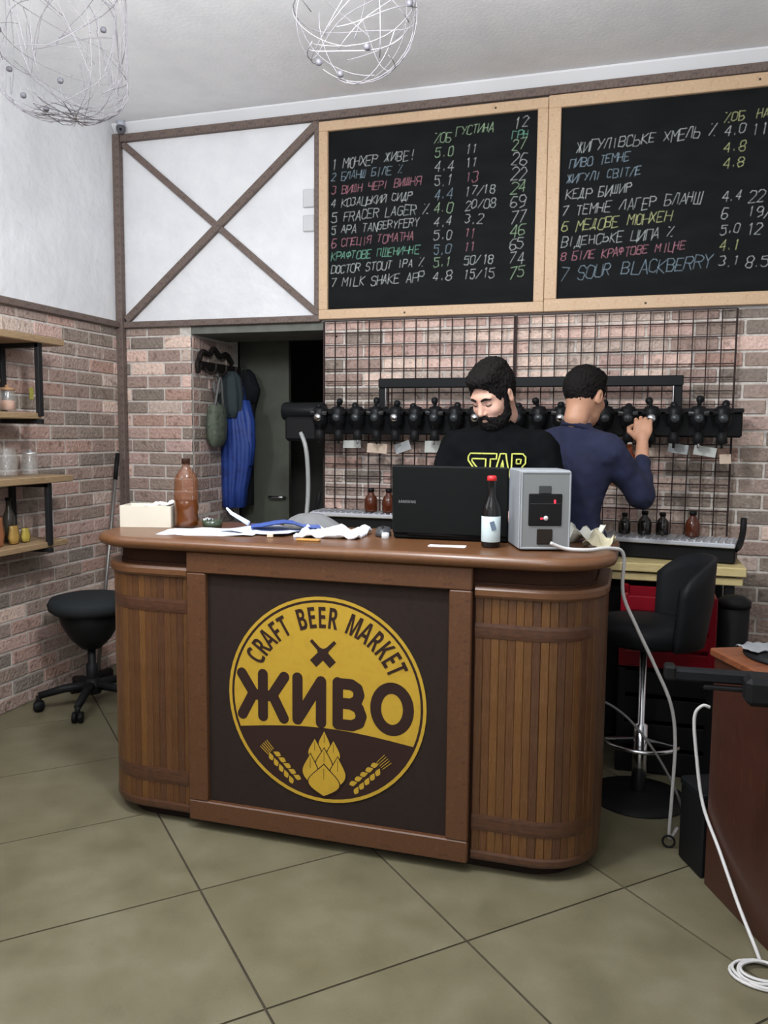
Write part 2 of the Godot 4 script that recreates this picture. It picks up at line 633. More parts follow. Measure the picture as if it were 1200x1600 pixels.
func shell() -> void:
	brick_setup()
	var plaster := tmat("plaster", tex("plaster", [c8(216, 216, 218), c8(220, 220, 222), c8(224, 224, 225)], 256, 0.02, 3, 0.05), Vector3(0.8, 0.8, 0.8), 0.9, true, Color.WHITE, bump("plaster_bump", 0.06, 4, 3.0), 0.25)
	var ceilm := tmat("ceiling_paint", tex("ceilp", [c8(238, 239, 241), c8(242, 242, 244), c8(245, 245, 246)], 256, 0.015, 5, 0.05), Vector3(1.3, 1.3, 1.3), 0.95, true, Color.WHITE, bump("ceil_bump", 0.12, 6, 1.5), 0.12)
	var mortar := tmat("mortar", tex("mortar", [c8(184, 176, 168), c8(200, 192, 184), c8(212, 205, 198)], 128, 0.05, 7, 0.15), Vector3(4, 4, 4), 0.95, true)
	# floor: square tiles laid across the room's diagonal
	var fl := thing("floor", "beige square floor tiles laid diagonally with dark joints", "floor", Vector3.ZERO, 0.0, "", "structure")
	part(fl, "grout_bed", box(Vector3(RIGHT - LEFT + 0.3, 0.15, FRONT - BACK + 0.3)), tmat("grout", tex("grout", [c8(46, 40, 30), c8(60, 52, 40)], 64, 0.05, 8, 0.2), Vector3(5, 5, 5), 0.95, true), Vector3((LEFT + RIGHT) / 2, -0.079, (BACK + FRONT) / 2))
	var tile_m := []
	for i in 4:
		var c: Color = [c8(101, 95, 73), c8(104, 98, 76), c8(98, 92, 70), c8(102, 96, 74)][i]
		tile_m.append(tmat("tile%d" % i, tex("tilet%d" % i, [c.darkened(0.07), c, c.lightened(0.03), c.lightened(0.07)], 256, 0.012, 40 + i, 0.14), Vector3(1.1, 1.1, 1.1), 0.45, true))
	var p0 := Vector2(-0.827, -1.742)
	var e1 := Vector2(0.7071, -0.7071)
	var e2 := Vector2(-0.7071, -0.7071)
	var room := PackedVector2Array([Vector2(LEFT, BACK), Vector2(RIGHT, BACK), Vector2(RIGHT, FRONT), Vector2(LEFT, FRONT)])
	var g := 0.0035
	for i in range(-9, 10):
		for k in range(-9, 10):
			var q := PackedVector2Array()
			for w in [[g, g], [0.6 - g, g], [0.6 - g, 0.6 - g], [g, 0.6 - g]]:
				q.append(p0 + e1 * (i * 0.6 + w[0]) + e2 * (k * 0.6 + w[1]))
			for poly in Geometry2D.intersect_polygons(q, room):
				if poly.size() < 3: continue
				part(fl, "floor_tile", slab(poly, -0.012, 0.0), tile_m[posmod(i * 7 + k * 5 + i * k, 4)])
	# ceiling
	solo("ceiling", box(Vector3(RIGHT - LEFT + 0.3, 0.15, FRONT - BACK + 0.3)), ceilm, "smooth light grey painted ceiling of the shop", "ceiling", Vector3((LEFT + RIGHT) / 2, CEIL + 0.075, (BACK + FRONT) / 2), 0.0, "", "structure")
	# back wall with its doorway
	var wb := thing("wall_back", "brick-faced back wall behind the bar, plastered white above", "wall", Vector3.ZERO, 0.0, "", "structure")
	var dl := -2.53; var dr := -1.68; var dt := 2.005
	var th := 0.45
	var zc := BACK - th / 2 - 0.003
	part(wb, "plaster", box(Vector3(RIGHT - LEFT + 0.3, CEIL - BRICK_TOP, th)), plaster, Vector3((LEFT + RIGHT) / 2, (CEIL + BRICK_TOP) / 2, zc + 0.003))
	part(wb, "mortar_bed", box(Vector3(dl - LEFT + 0.15, BRICK_TOP, th)), mortar, Vector3((dl + LEFT - 0.15) / 2, BRICK_TOP / 2, zc))
	part(wb, "mortar_bed", box(Vector3(RIGHT + 0.15 - dr, BRICK_TOP, th)), mortar, Vector3((dr + RIGHT + 0.15) / 2, BRICK_TOP / 2, zc))
	part(wb, "lintel", box(Vector3(dr - dl, BRICK_TOP - dt, th)), tmat("lintel", tex("lintelt", [c8(96, 98, 92), c8(112, 113, 106)], 64, 0.04, 12, 0.1), Vector3(3, 3, 3), 0.9, true), Vector3((dl + dr) / 2, (BRICK_TOP + dt) / 2, zc))
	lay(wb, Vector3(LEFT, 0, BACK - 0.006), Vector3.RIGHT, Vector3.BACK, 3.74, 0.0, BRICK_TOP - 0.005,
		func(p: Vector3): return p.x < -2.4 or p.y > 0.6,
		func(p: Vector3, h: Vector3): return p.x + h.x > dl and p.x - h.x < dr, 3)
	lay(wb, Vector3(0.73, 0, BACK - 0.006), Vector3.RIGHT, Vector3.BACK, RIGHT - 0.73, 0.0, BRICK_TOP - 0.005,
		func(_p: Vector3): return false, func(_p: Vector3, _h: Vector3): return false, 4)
	# the half bricks that end the courses at the doorway
	var hb := box(Vector3(0.1, 0.066, 0.02), 0.004)
	for i in 26:
		var y := 0.033 + i * 0.077
		if y > 1.99: break
		for s in 2:
			var edge: float = dl if s == 0 else dr
			# gaps that the courses leave beside the doorway
			var xs := []
			var x := LEFT - 0.229 * (0.5 if i % 2 else 0.0) - 0.04
			while x < 1.0:
				xs.append([x, x + 0.218])
				x += 0.229
			for iv in xs:
				if iv[0] < edge and iv[1] > edge:
					var a: float = iv[0] if s == 0 else edge
					var b: float = edge if s == 0 else iv[1]
					if b - a < 0.02: continue
					var o := part(wb, "brick", hb, brick_mats[(i * 5 + s * 3) % brick_mats.size()])
					o.transform = Transform3D(Basis.from_scale(Vector3((b - a) / 0.1, 1, 1)), Vector3((a + b) / 2, y, BACK - 0.006))
	# left wall
	var wl := thing("wall_left", "brick-faced left wall with shelves, plastered white above", "wall", Vector3.ZERO, 0.0, "", "structure")
	part(wl, "plaster", box(Vector3(0.15, CEIL - BRICK_TOP, FRONT - BACK + 0.3)), plaster, Vector3(LEFT - 0.075, (CEIL + BRICK_TOP) / 2, (BACK + FRONT) / 2))
	part(wl, "mortar_bed", box(Vector3(0.15, BRICK_TOP, FRONT - BACK + 0.3)), mortar, Vector3(LEFT - 0.078, BRICK_TOP / 2, (BACK + FRONT) / 2))
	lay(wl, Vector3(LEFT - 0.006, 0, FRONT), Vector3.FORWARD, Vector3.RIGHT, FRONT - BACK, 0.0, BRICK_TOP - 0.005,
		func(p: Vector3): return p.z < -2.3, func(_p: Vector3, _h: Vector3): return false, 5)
	# the walls out of view
	solo("wall_right", box(Vector3(0.15, CEIL, FRONT - BACK + 0.3)), plaster, "plain white right wall of the shop", "wall", Vector3(RIGHT + 0.075, CEIL / 2, (BACK + FRONT) / 2), 0.0, "", "structure")
	solo("wall_front", box(Vector3(RIGHT - LEFT + 0.3, CEIL, 0.15)), plaster, "plain white wall on the entrance side", "wall", Vector3((LEFT + RIGHT) / 2, CEIL / 2, FRONT + 0.075), 0.0, "", "structure")
	# the doorway's deep reveal and the dark back room
	var wd := thing("wall_doorway", "brick side of the deep doorway beside the coats", "wall", Vector3.ZERO, 0.0, "", "structure")
	part(wd, "mortar_bed", box(Vector3(0.3, 2.4, 0.15)), mortar, Vector3(dl - 0.153, 1.2, BACK - th - 0.085))
	lay(wd, Vector3(dl - 0.006, 0, BACK - 0.02), Vector3.FORWARD, Vector3.RIGHT, 0.5, 0.0, 2.0, func(_p: Vector3): return true, func(_p: Vector3, _h: Vector3): return false, 8)
	var paint := tmat("back_room_paint", tex("backp", [c8(138, 140, 132), c8(146, 147, 140), c8(142, 143, 136)], 64, 0.03, 13, 0.1), Vector3(2, 2, 2), 0.9, true)
	var br := thing("wall_back_room", "unlit store room seen through the doorway", "room", Vector3.ZERO, 0.0, "", "structure")
	part(br, "far_wall", box(Vector3(5.0, 2.6, 0.1)), paint, Vector3(-2.6, 1.3, -9.05))
	part(br, "side_wall", box(Vector3(0.1, 2.6, 4.3)), paint, Vector3(-5.05, 1.3, -6.95))
	part(br, "side_wall", box(Vector3(0.1, 2.6, 4.2)), paint, Vector3(-0.15, 1.3, -6.9))
	part(br, "near_wall", box(Vector3(2.3, 2.6, 0.1)), paint, Vector3(-3.95, 1.3, -4.92))
	part(br, "back_room_ceiling", box(Vector3(5.0, 0.1, 4.25)), paint, Vector3(-2.6, 2.45, -6.95))
	part(br, "back_room_floor", box(Vector3(5.0, 0.1, 4.7)), paint, Vector3(-2.6, -0.052, -6.72))
	# a grey-green door standing half open inside
	var dm := tmat("door_paint", tex("doorp", [c8(72, 74, 64), c8(80, 82, 71), c8(76, 77, 69)], 128, 0.02, 14, 0.06), Vector3(1.5, 1.5, 1.5), 0.6)
	var dr1 := thing("door_1", "grey-green flush door standing open inside the doorway", "door", Vector3(-2.56, 0, -5.06), 0.0, "", "structure")
	part(dr1, "leaf", box(Vector3(0.36, 2.2, 0.04), 0.003), dm, Vector3(0.18, 1.1, 0))
	part(dr1, "handle", tube(curve([Vector3(0.33, 1.0, 0.02), Vector3(0.33, 1.0, 0.06), Vector3(0.23, 1.0, 0.06)], 4), 0.009, 8), mat("chrome", c8(200, 200, 202), 0.2, 1.0))
	# timber framing
	var tim := tmat("timber", tex("timbert", [c8(86, 72, 66), c8(102, 87, 80), c8(110, 95, 88), c8(94, 79, 72)], 128, 0.03, 15, 0.06), Vector3(9, 9, 9), 0.7)
	var beam := func(n: int, a: Vector3, b: Vector3, w: float, d: float, nrm: Vector3, label: String) -> void:
		var dir := (b - a).normalized()
		var st := begin()
		add_box(st, Vector3.ZERO, Vector3(a.distance_to(b), w, d), 0.003, Basis(dir, nrm.cross(dir), nrm))
		solo("trim_%d" % n, done(st), tim, label, "beam", (a + b) / 2 + nrm * d * 0.5, 0.0, "", "structure")
	var zb := BACK + 0.004
	beam.call(1, Vector3(LEFT + 0.045, 3.148, zb), Vector3(RIGHT, 3.148, zb), 0.042, 0.03, Vector3.BACK, "long brown timber beam under the ceiling along the back wall")
	beam.call(2, Vector3(LEFT + 0.024, 0.0, zb), Vector3(LEFT + 0.024, 3.17, zb), 0.044, 0.044, Vector3.BACK, "upright brown timber post in the corner of the two brick walls")
	beam.call(3, Vector3(LEFT + 0.046, 2.066, zb), Vector3(-1.7, 2.066, zb), 0.036, 0.03, Vector3.BACK, "horizontal brown timber under the crossed white panel, above the doorway")
	beam.call(4, Vector3(LEFT + 0.06, 3.115, zb), Vector3(-1.72, 2.095, zb), 0.036, 0.02, Vector3.BACK, "diagonal brown timber of the cross, falling to the right")
	beam.call(5, Vector3(LEFT + 0.06, 2.095, zb), Vector3(-1.72, 3.115, zb), 0.044, 0.026, Vector3.BACK, "diagonal brown timber of the cross, rising to the right")
	beam.call(6, Vector3(LEFT + 0.004, 2.066, FRONT), Vector3(LEFT + 0.004, 2.066, BACK + 0.03), 0.036, 0.03, Vector3.RIGHT, "horizontal dark timber along the left wall above the bricks")
	beam.call(7, Vector3(-1.722, 2.085, zb), Vector3(-1.722, 3.127, zb), 0.03, 0.024, Vector3.BACK, "upright brown timber between the crossed panel and the chalkboard")
	solo("trim_8", prism(PackedVector2Array([Vector2(0, 0), Vector2(0.012, 0), Vector2(0.05, 0.045), Vector2(0.05, 0.055), Vector2(0, 0.055)]), 0.0, RIGHT - LEFT - 0.01), mat("cornice", c8(222, 222, 224), 0.8), "slim white cornice between ceiling and back wall", "cornice", Vector3(RIGHT - 0.005, CEIL - 0.057, BACK + 0.003), -PI / 2, "", "structure")

# ---------------------------------------------------------------- chalk lettering
const GLYPH := {
	"A": "062046 1434", "B": "06003041423303 3344453606", "C": "4130100105163645", "D": "06002041452606", "E": "40000646 0333", "F": "400006 0333", "G": "413010010516364543 2343",
	"H": "0006 4046 0343", "I": "2026", "J": "3035261605", "K": "0006 400346", "L": "000646", "M": "0600234046", "N": "06004640", "O": "103041453616050110", "P": "06003041423303",
	"R": "06003041423303 2346", "S": "413010010213334445361605", "T": "0040 2026", "U": "000516364540", "V": "002640", "W": "0016233640", "X": "0046 4006", "Y": "002340 2326", "Z": "00400646",
	"0": "103041453616050110", "1": "112026", "2": "01103041420646", "3": "0030414233 334445361605", "4": "3036 300444", "5": "400002324445361605", "6": "4010020516364544331304", "7": "004016", "8": "13020110304142331304051636454433", "9": "42331302011030414516",
	"Б": "4000063645443303", "Г": "060040", "Д": "07064647 16203036", "Ж": "2026 002340 062346", "З": "0030414233 334445361605", "И": "00064046", "І": "2026", "Й": "00064046 1030", "Л": "06204046", "П": "06004046", "У": "4016 0023", "Ф": "2026 113142433414030211", "Ц": "00064640 4647", "Ч": "000343 4046", "Ш": "00064640 2026", "Щ": "00064640 2026 4647", "Ю": "0006 0313 203041453626151120", "Я": "46401001021343 1306", "Ь": "00063645443303", "В": "06003041423303 3344453606",
	".": "2526", "%": "4006 0010 3646", "/": "4006", "!": "2024 2526", ",": "2516"
}
const SAME := {"А": "A", "Е": "E", "К": "K", "М": "M", "Н": "H", "О": "O", "Р": "P", "С": "C", "Т": "T", "Х": "X"}

func chalk(im: Image, s: String, x: float, y: float, h: float, slope: float, col: Color, w: float) -> void:
	var adv := h * 0.71
	for ch in s:
		var k: String = SAME.get(ch, ch)
		if GLYPH.has(k):
			var sc := h / 6.0 * rng.randf_range(0.9, 1.1)
			var dy := rng.randf_range(-0.07, 0.07) * h
			for stroke in (GLYPH[k] as String).split(" ", false):
				var pts := []
				for i in range(0, stroke.length() - 1, 2):
					var px := float(stroke[i]) ; var py := float(stroke[i + 1])
					pts.append(Vector2(x + (px * 0.82 + (6.0 - py) * 0.17) * sc + rng.randf_range(-0.05, 0.05) * h, y + dy + py * sc + rng.randf_range(-0.05, 0.05) * h + slope * (x)))
				for i in pts.size() - 1:
					dab(im, pts[i], pts[i + 1], col, w)
		x += adv * rng.randf_range(0.92, 1.06)

func dab(im: Image, a: Vector2, b: Vector2, col: Color, w: float) -> void:
	var n := int(a.distance_to(b) / 1.3) + 1
	var press := rng.randf_range(0.65, 1.0)
	for i in n + 1:
		var p := a.lerp(b, float(i) / n)
		var r := int(ceil(w))
		for dy in range(-r, r + 1):
			for dx in range(-r, r + 1):
				if dx * dx + dy * dy > w * w: continue
				var x := int(p.x) + dx; var y := int(p.y) + dy
				if x < 0 or y < 0 or x >= im.get_width() or y >= im.get_height(): continue
				if rng.randf() < 0.25: continue
				im.set_pixel(x, y, im.get_pixel(x, y).lerp(col, 0.34 * press))

func slate(w: int, h: int, seed_: int) -> Image:
	var im := Image.create(w, h, false, Image.FORMAT_RGB8)
	var n := FastNoiseLite.new()
	n.seed = seed_
	n.frequency = 0.006
	n.fractal_octaves = 4
	var r := RandomNumberGenerator.new()
	r.seed = seed_
	for y in h:
		for x in w:
			var v := 0.085 + 0.022 * n.get_noise_2d(x * 0.6, y * 1.6) + r.randf_range(-0.012, 0.012)
			im.set_pixel(x, y, Color(v * 0.93, v * 1.0, v * 1.03))
	return im

func chalkboards() -> void:
	var W := c8(176, 180, 176); var G := c8(150, 176, 140); var P := c8(170, 112, 124); var T := c8(112, 168, 142); var Y := c8(180, 182, 128); var B := c8(128, 146, 158)
	var rows1 := [["1 МЮНХЕР ЖИВЕ!", "5.0", "11", "27", W], ["2 БЛАНШ БІЛЕ %", "4.4", "11", "26", B], ["3 ВИШН ЧЕРІ ВИШНЯ", "5.1", "13", "22", P], ["4 КОЗАЦЬКИЙ СИДР", "4.4", "17/18", "24", W], ["5 FRACER LAGER %", "4.0", "20/08", "69", W], ["5 APA TANGERYFERY", "4.4", "3.2", "77", W], ["6 СПЕЦІЯ ТОМАТНА", "5.0", "11", "46", P], ["КРАФТОВЕ ПШЕНИЧНЕ", "5.0", "11", "65", T], ["DOCTOR STOUT IPA %", "5.1", "50/18", "74", W], ["7 MILK SHAKE APP", "4.8", "15/15", "75", W]]
	var rows2 := [["ЖИГУЛІВСЬКЕ ХМЕЛЬ %", "4.0", "11 91", "", W], ["ПИВО ТЕМНЕ", "4.8", "", "", B], ["ЖИГУЛІ СВІТЛЕ", "4.8", "", "", B], ["КЕДР БИШИР", "", "", "", W], ["7 ТЕМНЕ ЛАГЕР БЛАНШ", "4.4", "22", "31", W], ["6 МЕДОВЕ МЮНХЕН", "6", "19/16", "28", Y], ["ВІДЕНСЬКЕ ЦИПА %", "5.0", "12", "34", W], ["8 БІЛЕ КРАФТОВЕ МІЦНЕ", "4.1", "", "", P], ["7 SOUR BLACKBERRY", "3.1", "8.5", "46", B]]
	for k in 2:
		var x0: float = [-1.703, -0.469][k]
		var x1: float = [-0.471, 0.765][k]
		var y0: float = [2.058, 2.058][k]
		var y1: float = [3.112, 3.118][k]
		var fw: float = [0.052, 0.062][k]
		var w := x1 - x0
		var h := y1 - y0
		var t := thing("chalkboard", ["wood-framed chalkboard price list nearer the crossed white panel", "wood-framed chalkboard price list farther right, cut off by the picture edge"][k], "chalkboard", Vector3((x0 + x1) / 2, y0, BACK + 0.01), 0.0, "chalkboard price lists")
		var pine := tmat("pine", tex("pinet", [c8(184, 152, 120), c8(198, 168, 136), c8(191, 160, 128), c8(206, 178, 146)], 256, 0.02, 17, 0.05), Vector3(5, 5, 5), 0.6)
		part(t, "frame_rail", box(Vector3(w, fw, 0.035), 0.003), pine, Vector3(0, fw / 2, 0.018))
		part(t, "frame_rail", box(Vector3(w, fw, 0.035), 0.003), pine, Vector3(0, h - fw / 2, 0.018))
		part(t, "frame_stile", box(Vector3(fw, h - 2 * fw, 0.035), 0.003), pine, Vector3(-w / 2 + fw / 2, h / 2, 0.018))
		part(t, "frame_stile", box(Vector3(fw, h - 2 * fw, 0.035), 0.003), pine, Vector3(w / 2 - fw / 2, h / 2, 0.018))
		# the board itself and what is written on it
		var iw := 1024; var ih := int(1024 * (h - 2 * fw) / (w - 2 * fw))
		var im := slate(iw, ih, 60 + k)
		var cw := 3.0
		if k == 0:
			chalk(im, "%ОБ", 535, 60, 40, 0.0, G, cw)
			chalk(im, "ГУСТИНА", 640, 50, 38, -0.02, G, cw)
			chalk(im, "12", 915, 22, 48, 0.0, W, cw)
			chalk(im, "ГРН", 905, 82, 36, 0.0, T, cw)
			for i in rows1.size():
				var r: Array = rows1[i]
				var y := 135.0 + i * 64.0
				var hh := 44.0 if i in [0, 4, 9] else 38.0
				chalk(im, r[0], 14, y, hh, -0.03, r[4], cw)
				chalk(im, r[1], 540, y + 6, 44, -0.03, [G, W, W, B][i % 4], cw)
				chalk(im, r[2], 690, y + 2, 42, -0.02, P if i in [2, 6, 7] else W, cw)
				chalk(im, r[3], 905, y - 16, 52, 0.0, W if i % 3 else G, cw)
		else:
			chalk(im, "%ОБ", 700, 92, 40, 0.0, Y, cw)
			chalk(im, "НАЧ", 830, 88, 40, 0.0, Y, cw)
			chalk(im, "ГРН", 945, 84, 34, 0.0, T, cw)
			for i in rows2.size():
				var r: Array = rows2[i]
				var y := 160.0 + i * 70.0
				var hh: float = [46, 38, 36, 42, 46, 46, 44, 38, 56][i]
				chalk(im, r[0], [70, 40, 30, 30, 14, 14, 14, 14, 14][i], y, hh, -0.04, r[4], cw)
				chalk(im, r[1], 705, y + 6, 42, -0.03, Y if i in [1, 2, 7] else W, cw)
				chalk(im, r[2], 815, y + 4, 46, -0.02, W, cw)
				chalk(im, r[3], 950, y + 2, 44, -0.02, G, cw)
		var sm := StandardMaterial3D.new()
		sm.albedo_texture = ImageTexture.create_from_image(im)
		sm.roughness = 0.8
		sm.metallic_specular = 0.25
		var bw := w - 2 * fw; var bh := h - 2 * fw
		var st := begin()
		var z := 0.016
		for v in [[-1, -1, 0, 1], [1, 1, 1, 0], [1, -1, 1, 1], [-1, -1, 0, 1], [-1, 1, 0, 0], [1, 1, 1, 0]]:
			st.set_uv(Vector2(v[2], v[3]))
			st.add_vertex(Vector3(v[0] * bw / 2, h / 2 + v[1] * bh / 2, z))
		st.set_uv(Vector2(0.01, 0.01))
		add_box(st, Vector3(0, h / 2, z / 2 - 0.001), Vector3(bw, bh, z - 0.003))
		var bd := part(t, "writing_slate", done(st), sm)
		bd.set_meta("label", "black slate with handwritten beer names and prices in coloured chalk")
		# small fixings in the frame
		for e in [[-0.12, fw * 0.4], [0.35, h - fw * 0.5]]:
			part(t, "screw", lathe([[0.0, 0.0], [0.006, 0.0], [0.005, 0.002], [0.0, 0.0025]], 10), mat("screw", c8(90, 80, 66), 0.4, 0.8), Vector3(e[0], e[1], 0.0355), Vector3(PI / 2, 0, 0))

# ---------------------------------------------------------------- the tap wall
func bottle(prof: Array, segs := 18) -> ArrayMesh:
	return lathe(prof, segs)

func taps() -> void:
	var blk := mat("black_paint", c8(20, 21, 23), 0.38)
	var blk2 := mat("black_plastic", c8(24, 24, 25), 0.5)
	var chrome := mat("chrome", c8(200, 200, 202), 0.2, 1.0)
	# two wire grids on the bricks
	var gm := mat("grid_wire", c8(52, 40, 38), 0.5)
	for k in 2:
		var x0: float = [-1.672, -0.605][k]
		var x1: float = [-0.615, 0.452][k]
		var y0 := 0.93; var y1 := 2.045
		var t := thing("wire_grid", ["black wire grid on the bricks beside the doorway", "black wire grid on the bricks at the right of the tap wall"][k], "wire grid", Vector3((x0 + x1) / 2, y0, BACK + 0.022), 0.0, "wire grids behind the taps")
		var w := x1 - x0
		var nv := 16
		var vm := box(Vector3(0.0055, y1 - y0, 0.0055))
		var hm := box(Vector3(w, 0.0055, 0.0055))
		var fr := box(Vector3(0.009, y1 - y0, 0.009), 0.002)
		for i in nv + 1:
			part(t, "upright_wire", fr if i in [0, nv] else vm, gm, Vector3(-w / 2 + w * i / nv, (y1 - y0) / 2, 0.016))
		for i in 18:
			part(t, "cross_wire", hm, gm, Vector3(0, (y1 - y0) * i / 17.0, 0.011))
		for i in 4:
			part(t, "wall_hook", tube([Vector3.ZERO, Vector3(0, 0, 0.016)], 0.004, 6), gm, Vector3(-w / 2 + w * (1 + (i % 2) * 14) / nv, (0.08 if i < 2 else y1 - y0 - 0.08), -0.01))
	# black pipe frame above the rail
	var pf := thing("pipe_frame", "black square-tube frame standing above the tap rail", "frame", Vector3(-0.55, 1.561, -4.22), 0.0)
	part(pf, "top_bar", box(Vector3(1.53, 0.05, 0.05), 0.004), blk, Vector3(0, 0.135, 0))
	for s in [-1, 1]:
		part(pf, "upright", box(Vector3(0.045, 0.11, 0.05), 0.004), blk, Vector3(s * 0.74, 0.055, 0))
		part(pf, "end_glint_cap", box(Vector3(0.006, 0.1, 0.03), 0.002), chrome, Vector3(s * 0.74 - s * 0.02, 0.06, 0.026))
		part(pf, "wall_stay", box(Vector3(0.03, 0.03, 0.06), 0.003), blk, Vector3(s * 0.6, 0.135, -0.05))
	# the long rail with its taps
	var tr := thing("tap_rail", "long black beer tap rail with a row of taps in front of the wire grid", "beer taps", Vector3(-0.62, 1.4, -4.2), 0.0)
	part(tr, "beam", box(Vector3(2.2, 0.12, 0.1), 0.008), blk, Vector3(0, 0.085, 0))
	part(tr, "beam_ledge", box(Vector3(2.2, 0.02, 0.14), 0.004), blk2, Vector3(0, 0.15, 0.02))
	part(tr, "end_block", lathe([[0.0, -0.12], [0.045, -0.12], [0.05, -0.11], [0.05, 0.11], [0.045, 0.12], [0.0, 0.12]], 18), blk, Vector3(-1.1, 0.145, 0.05), Vector3(0, 0, PI / 2))
	part(tr, "end_housing", box(Vector3(0.19, 0.13, 0.11), 0.015), blk2, Vector3(-1.1, 0.05, 0.05))
	for s in [-1, 1]:
		part(tr, "wall_bracket", box(Vector3(0.04, 0.06, 0.06), 0.004), blk2, Vector3(s * 0.9, 0.1, -0.075))
	var body := lathe([[0.0, -0.06], [0.012, -0.058], [0.015, -0.03], [0.032, -0.02], [0.038, 0.0], [0.038, 0.05], [0.03, 0.066], [0.012, 0.072], [0.0, 0.073]], 12)
	var knob := lathe([[0.0, 0.0], [0.008, 0.0], [0.009, 0.02], [0.016, 0.03], [0.018, 0.045], [0.012, 0.055], [0.0, 0.058]], 10)
	var arm := tube([Vector3(0, 0, -0.08), Vector3(0, 0, 0.0)], 0.013, 8)
	var valve := tube([Vector3(-0.045, 0, 0), Vector3(0.045, 0, 0)], 0.011, 8)
	var gauge := lathe([[0.0, -0.006], [0.019, -0.006], [0.021, 0.0], [0.019, 0.008], [0.0, 0.01]], 14)
	var spout := tube(curve([Vector3(0, 0, 0), Vector3(0, -0.03, 0.006), Vector3(0, -0.075, 0.004)], 4), 0.006, 8)
	var skirt := lathe([[0.02, -0.075], [0.026, -0.07], [0.022, -0.03], [0.012, -0.02]], 12)
	for i in 20:
		var x := -0.98 + i * 0.1045
		var tp := joint(tr, "tap", Vector3(x, 0.1, 0.125))
		tp.rotation.z = rng.randf_range(-0.04, 0.04)
		part(tp, "tap_body", body, blk)
		part(tp, "shank", arm, blk2, Vector3(0, 0.02, 0))
		part(tp, "valve", valve, blk2 if i % 3 else mat("dull_steel", c8(120, 122, 124), 0.35, 0.9), Vector3(0, 0.035, 0.02))
		part(tp, "gauge", gauge, mat("gauge_face", c8(48, 52, 54), 0.3) if i % 4 else chrome, Vector3(0, 0.012, 0.034), Vector3(PI / 2, 0, 0))
		part(tp, "lever", knob, blk, Vector3(0, [0.03, 0.058, 0.035, 0.062, 0.045][i % 5], 0.008), Vector3(rng.randf_range(-0.5, 0.3), 0, rng.randf_range(-0.4, 0.4)))
		part(tp, "spout", spout, chrome if i % 4 == 2 else blk2, Vector3(0, -0.05, 0.0))
		part(tp, "skirt", skirt, blk2, Vector3(0, -0.03, 0))
	# cards hanging under the taps
	var cards := [[-1.44, 1.372, 0.1, 0.04, 0.02], [-1.30, 1.352, 0.11, 0.05, -0.05], [-1.16, 1.36, 0.085, 0.05, 0.35], [-0.98, 1.365, 0.12, 0.06, 0.02], [0.06, 1.35, 0.07, 0.04, 0.1], [0.2, 1.37, 0.09, 0.045, -0.12], [0.32, 1.36, 0.1, 0.045, -0.16], [0.41, 1.325, 0.05, 0.045, 0.05]]
	var cl := ["pale grey card under the taps nearest the doorway", "beige card under the taps, left of the laptop lid", "tilted grey card hanging from a tap left of the laptop", "pinkish card under the taps just left of the first barman", "small white card under the tap by the raised hand", "white card under the taps right of the raised hand", "pale slanting card under the right-hand taps", "small cream card at the right end of the taps"]
	for i in cards.size():
		var c: Array = cards[i]
		var m := mat("card%d" % (i % 3), [c8(176, 178, 172), c8(186, 166, 148), c8(150, 152, 152)][i % 3], 0.8)
		var o := solo("price_card", box(Vector3(c[2], c[3], 0.002)), m, cl[i], "card", Vector3(c[0], c[1], -4.135), 0.0, "cards under the taps")
		o.rotation.z = c[4]
		o.rotation.x = -0.1
	# pale hose at the left end
	solo("beer_hose", tube(curve([Vector3(-1.72, 1.43, -4.1), Vector3(-1.685, 1.36, -4.08), Vector3(-1.672, 1.25, -4.08), Vector3(-1.67, 1.1, -4.08), Vector3(-1.675, 0.96, -4.06), Vector3(-1.69, 0.875, -4.05)], 6), 0.012, 10), mat("hose", c8(150, 152, 150), 0.35), "pale grey beer hose hanging from the left end of the tap rail", "hose")
	# drip trays
	var steel := mat("tray_steel", c8(196, 198, 204), 0.35, 0.4)
	var tl := thing("drip_tray", "steel drip tray with black sides at the doorway end of the taps", "drip tray", Vector3(-1.14, 0.876, -4.1), 0.0, "drip trays")
	tray(tl, 0.98, 0.2, 0.14, steel, blk2)
	var t2 := thing("drip_tray", "steel drip tray with black sides right of the counter, behind the stool", "drip tray", Vector3(0.03, 0.876, -4.0), -0.16, "drip trays")
	tray(t2, 0.86, 0.24, 0.09, steel, blk2)
	# worktop under the trays
	var wk := thing("back_worktop", "pale wooden worktop along the wall under the drip trays", "worktop", Vector3(-0.6, 0, -4.05))
	var pale := tmat("pale_wood", tex("palew", [c8(176, 158, 108), c8(192, 174, 124), c8(184, 166, 116)], 128, 0.02, 19, 0.05), Vector3(2, 14, 14), 0.5)
	part(wk, "board", box(Vector3(2.16, 0.04, 0.6), 0.004), pale, Vector3(0, 0.85, 0))
	part(wk, "edge_strip", box(Vector3(2.14, 0.035, 0.02), 0.004), pale, Vector3(0, 0.805, 0.27))
	for s in [-1.02, -0.35, 0.35, 1.02]:
		for z in [-0.24, 0.24]:
			part(wk, "leg", box(Vector3(0.04, 0.83, 0.04), 0.003), blk2, Vector3(s, 0.415, z))
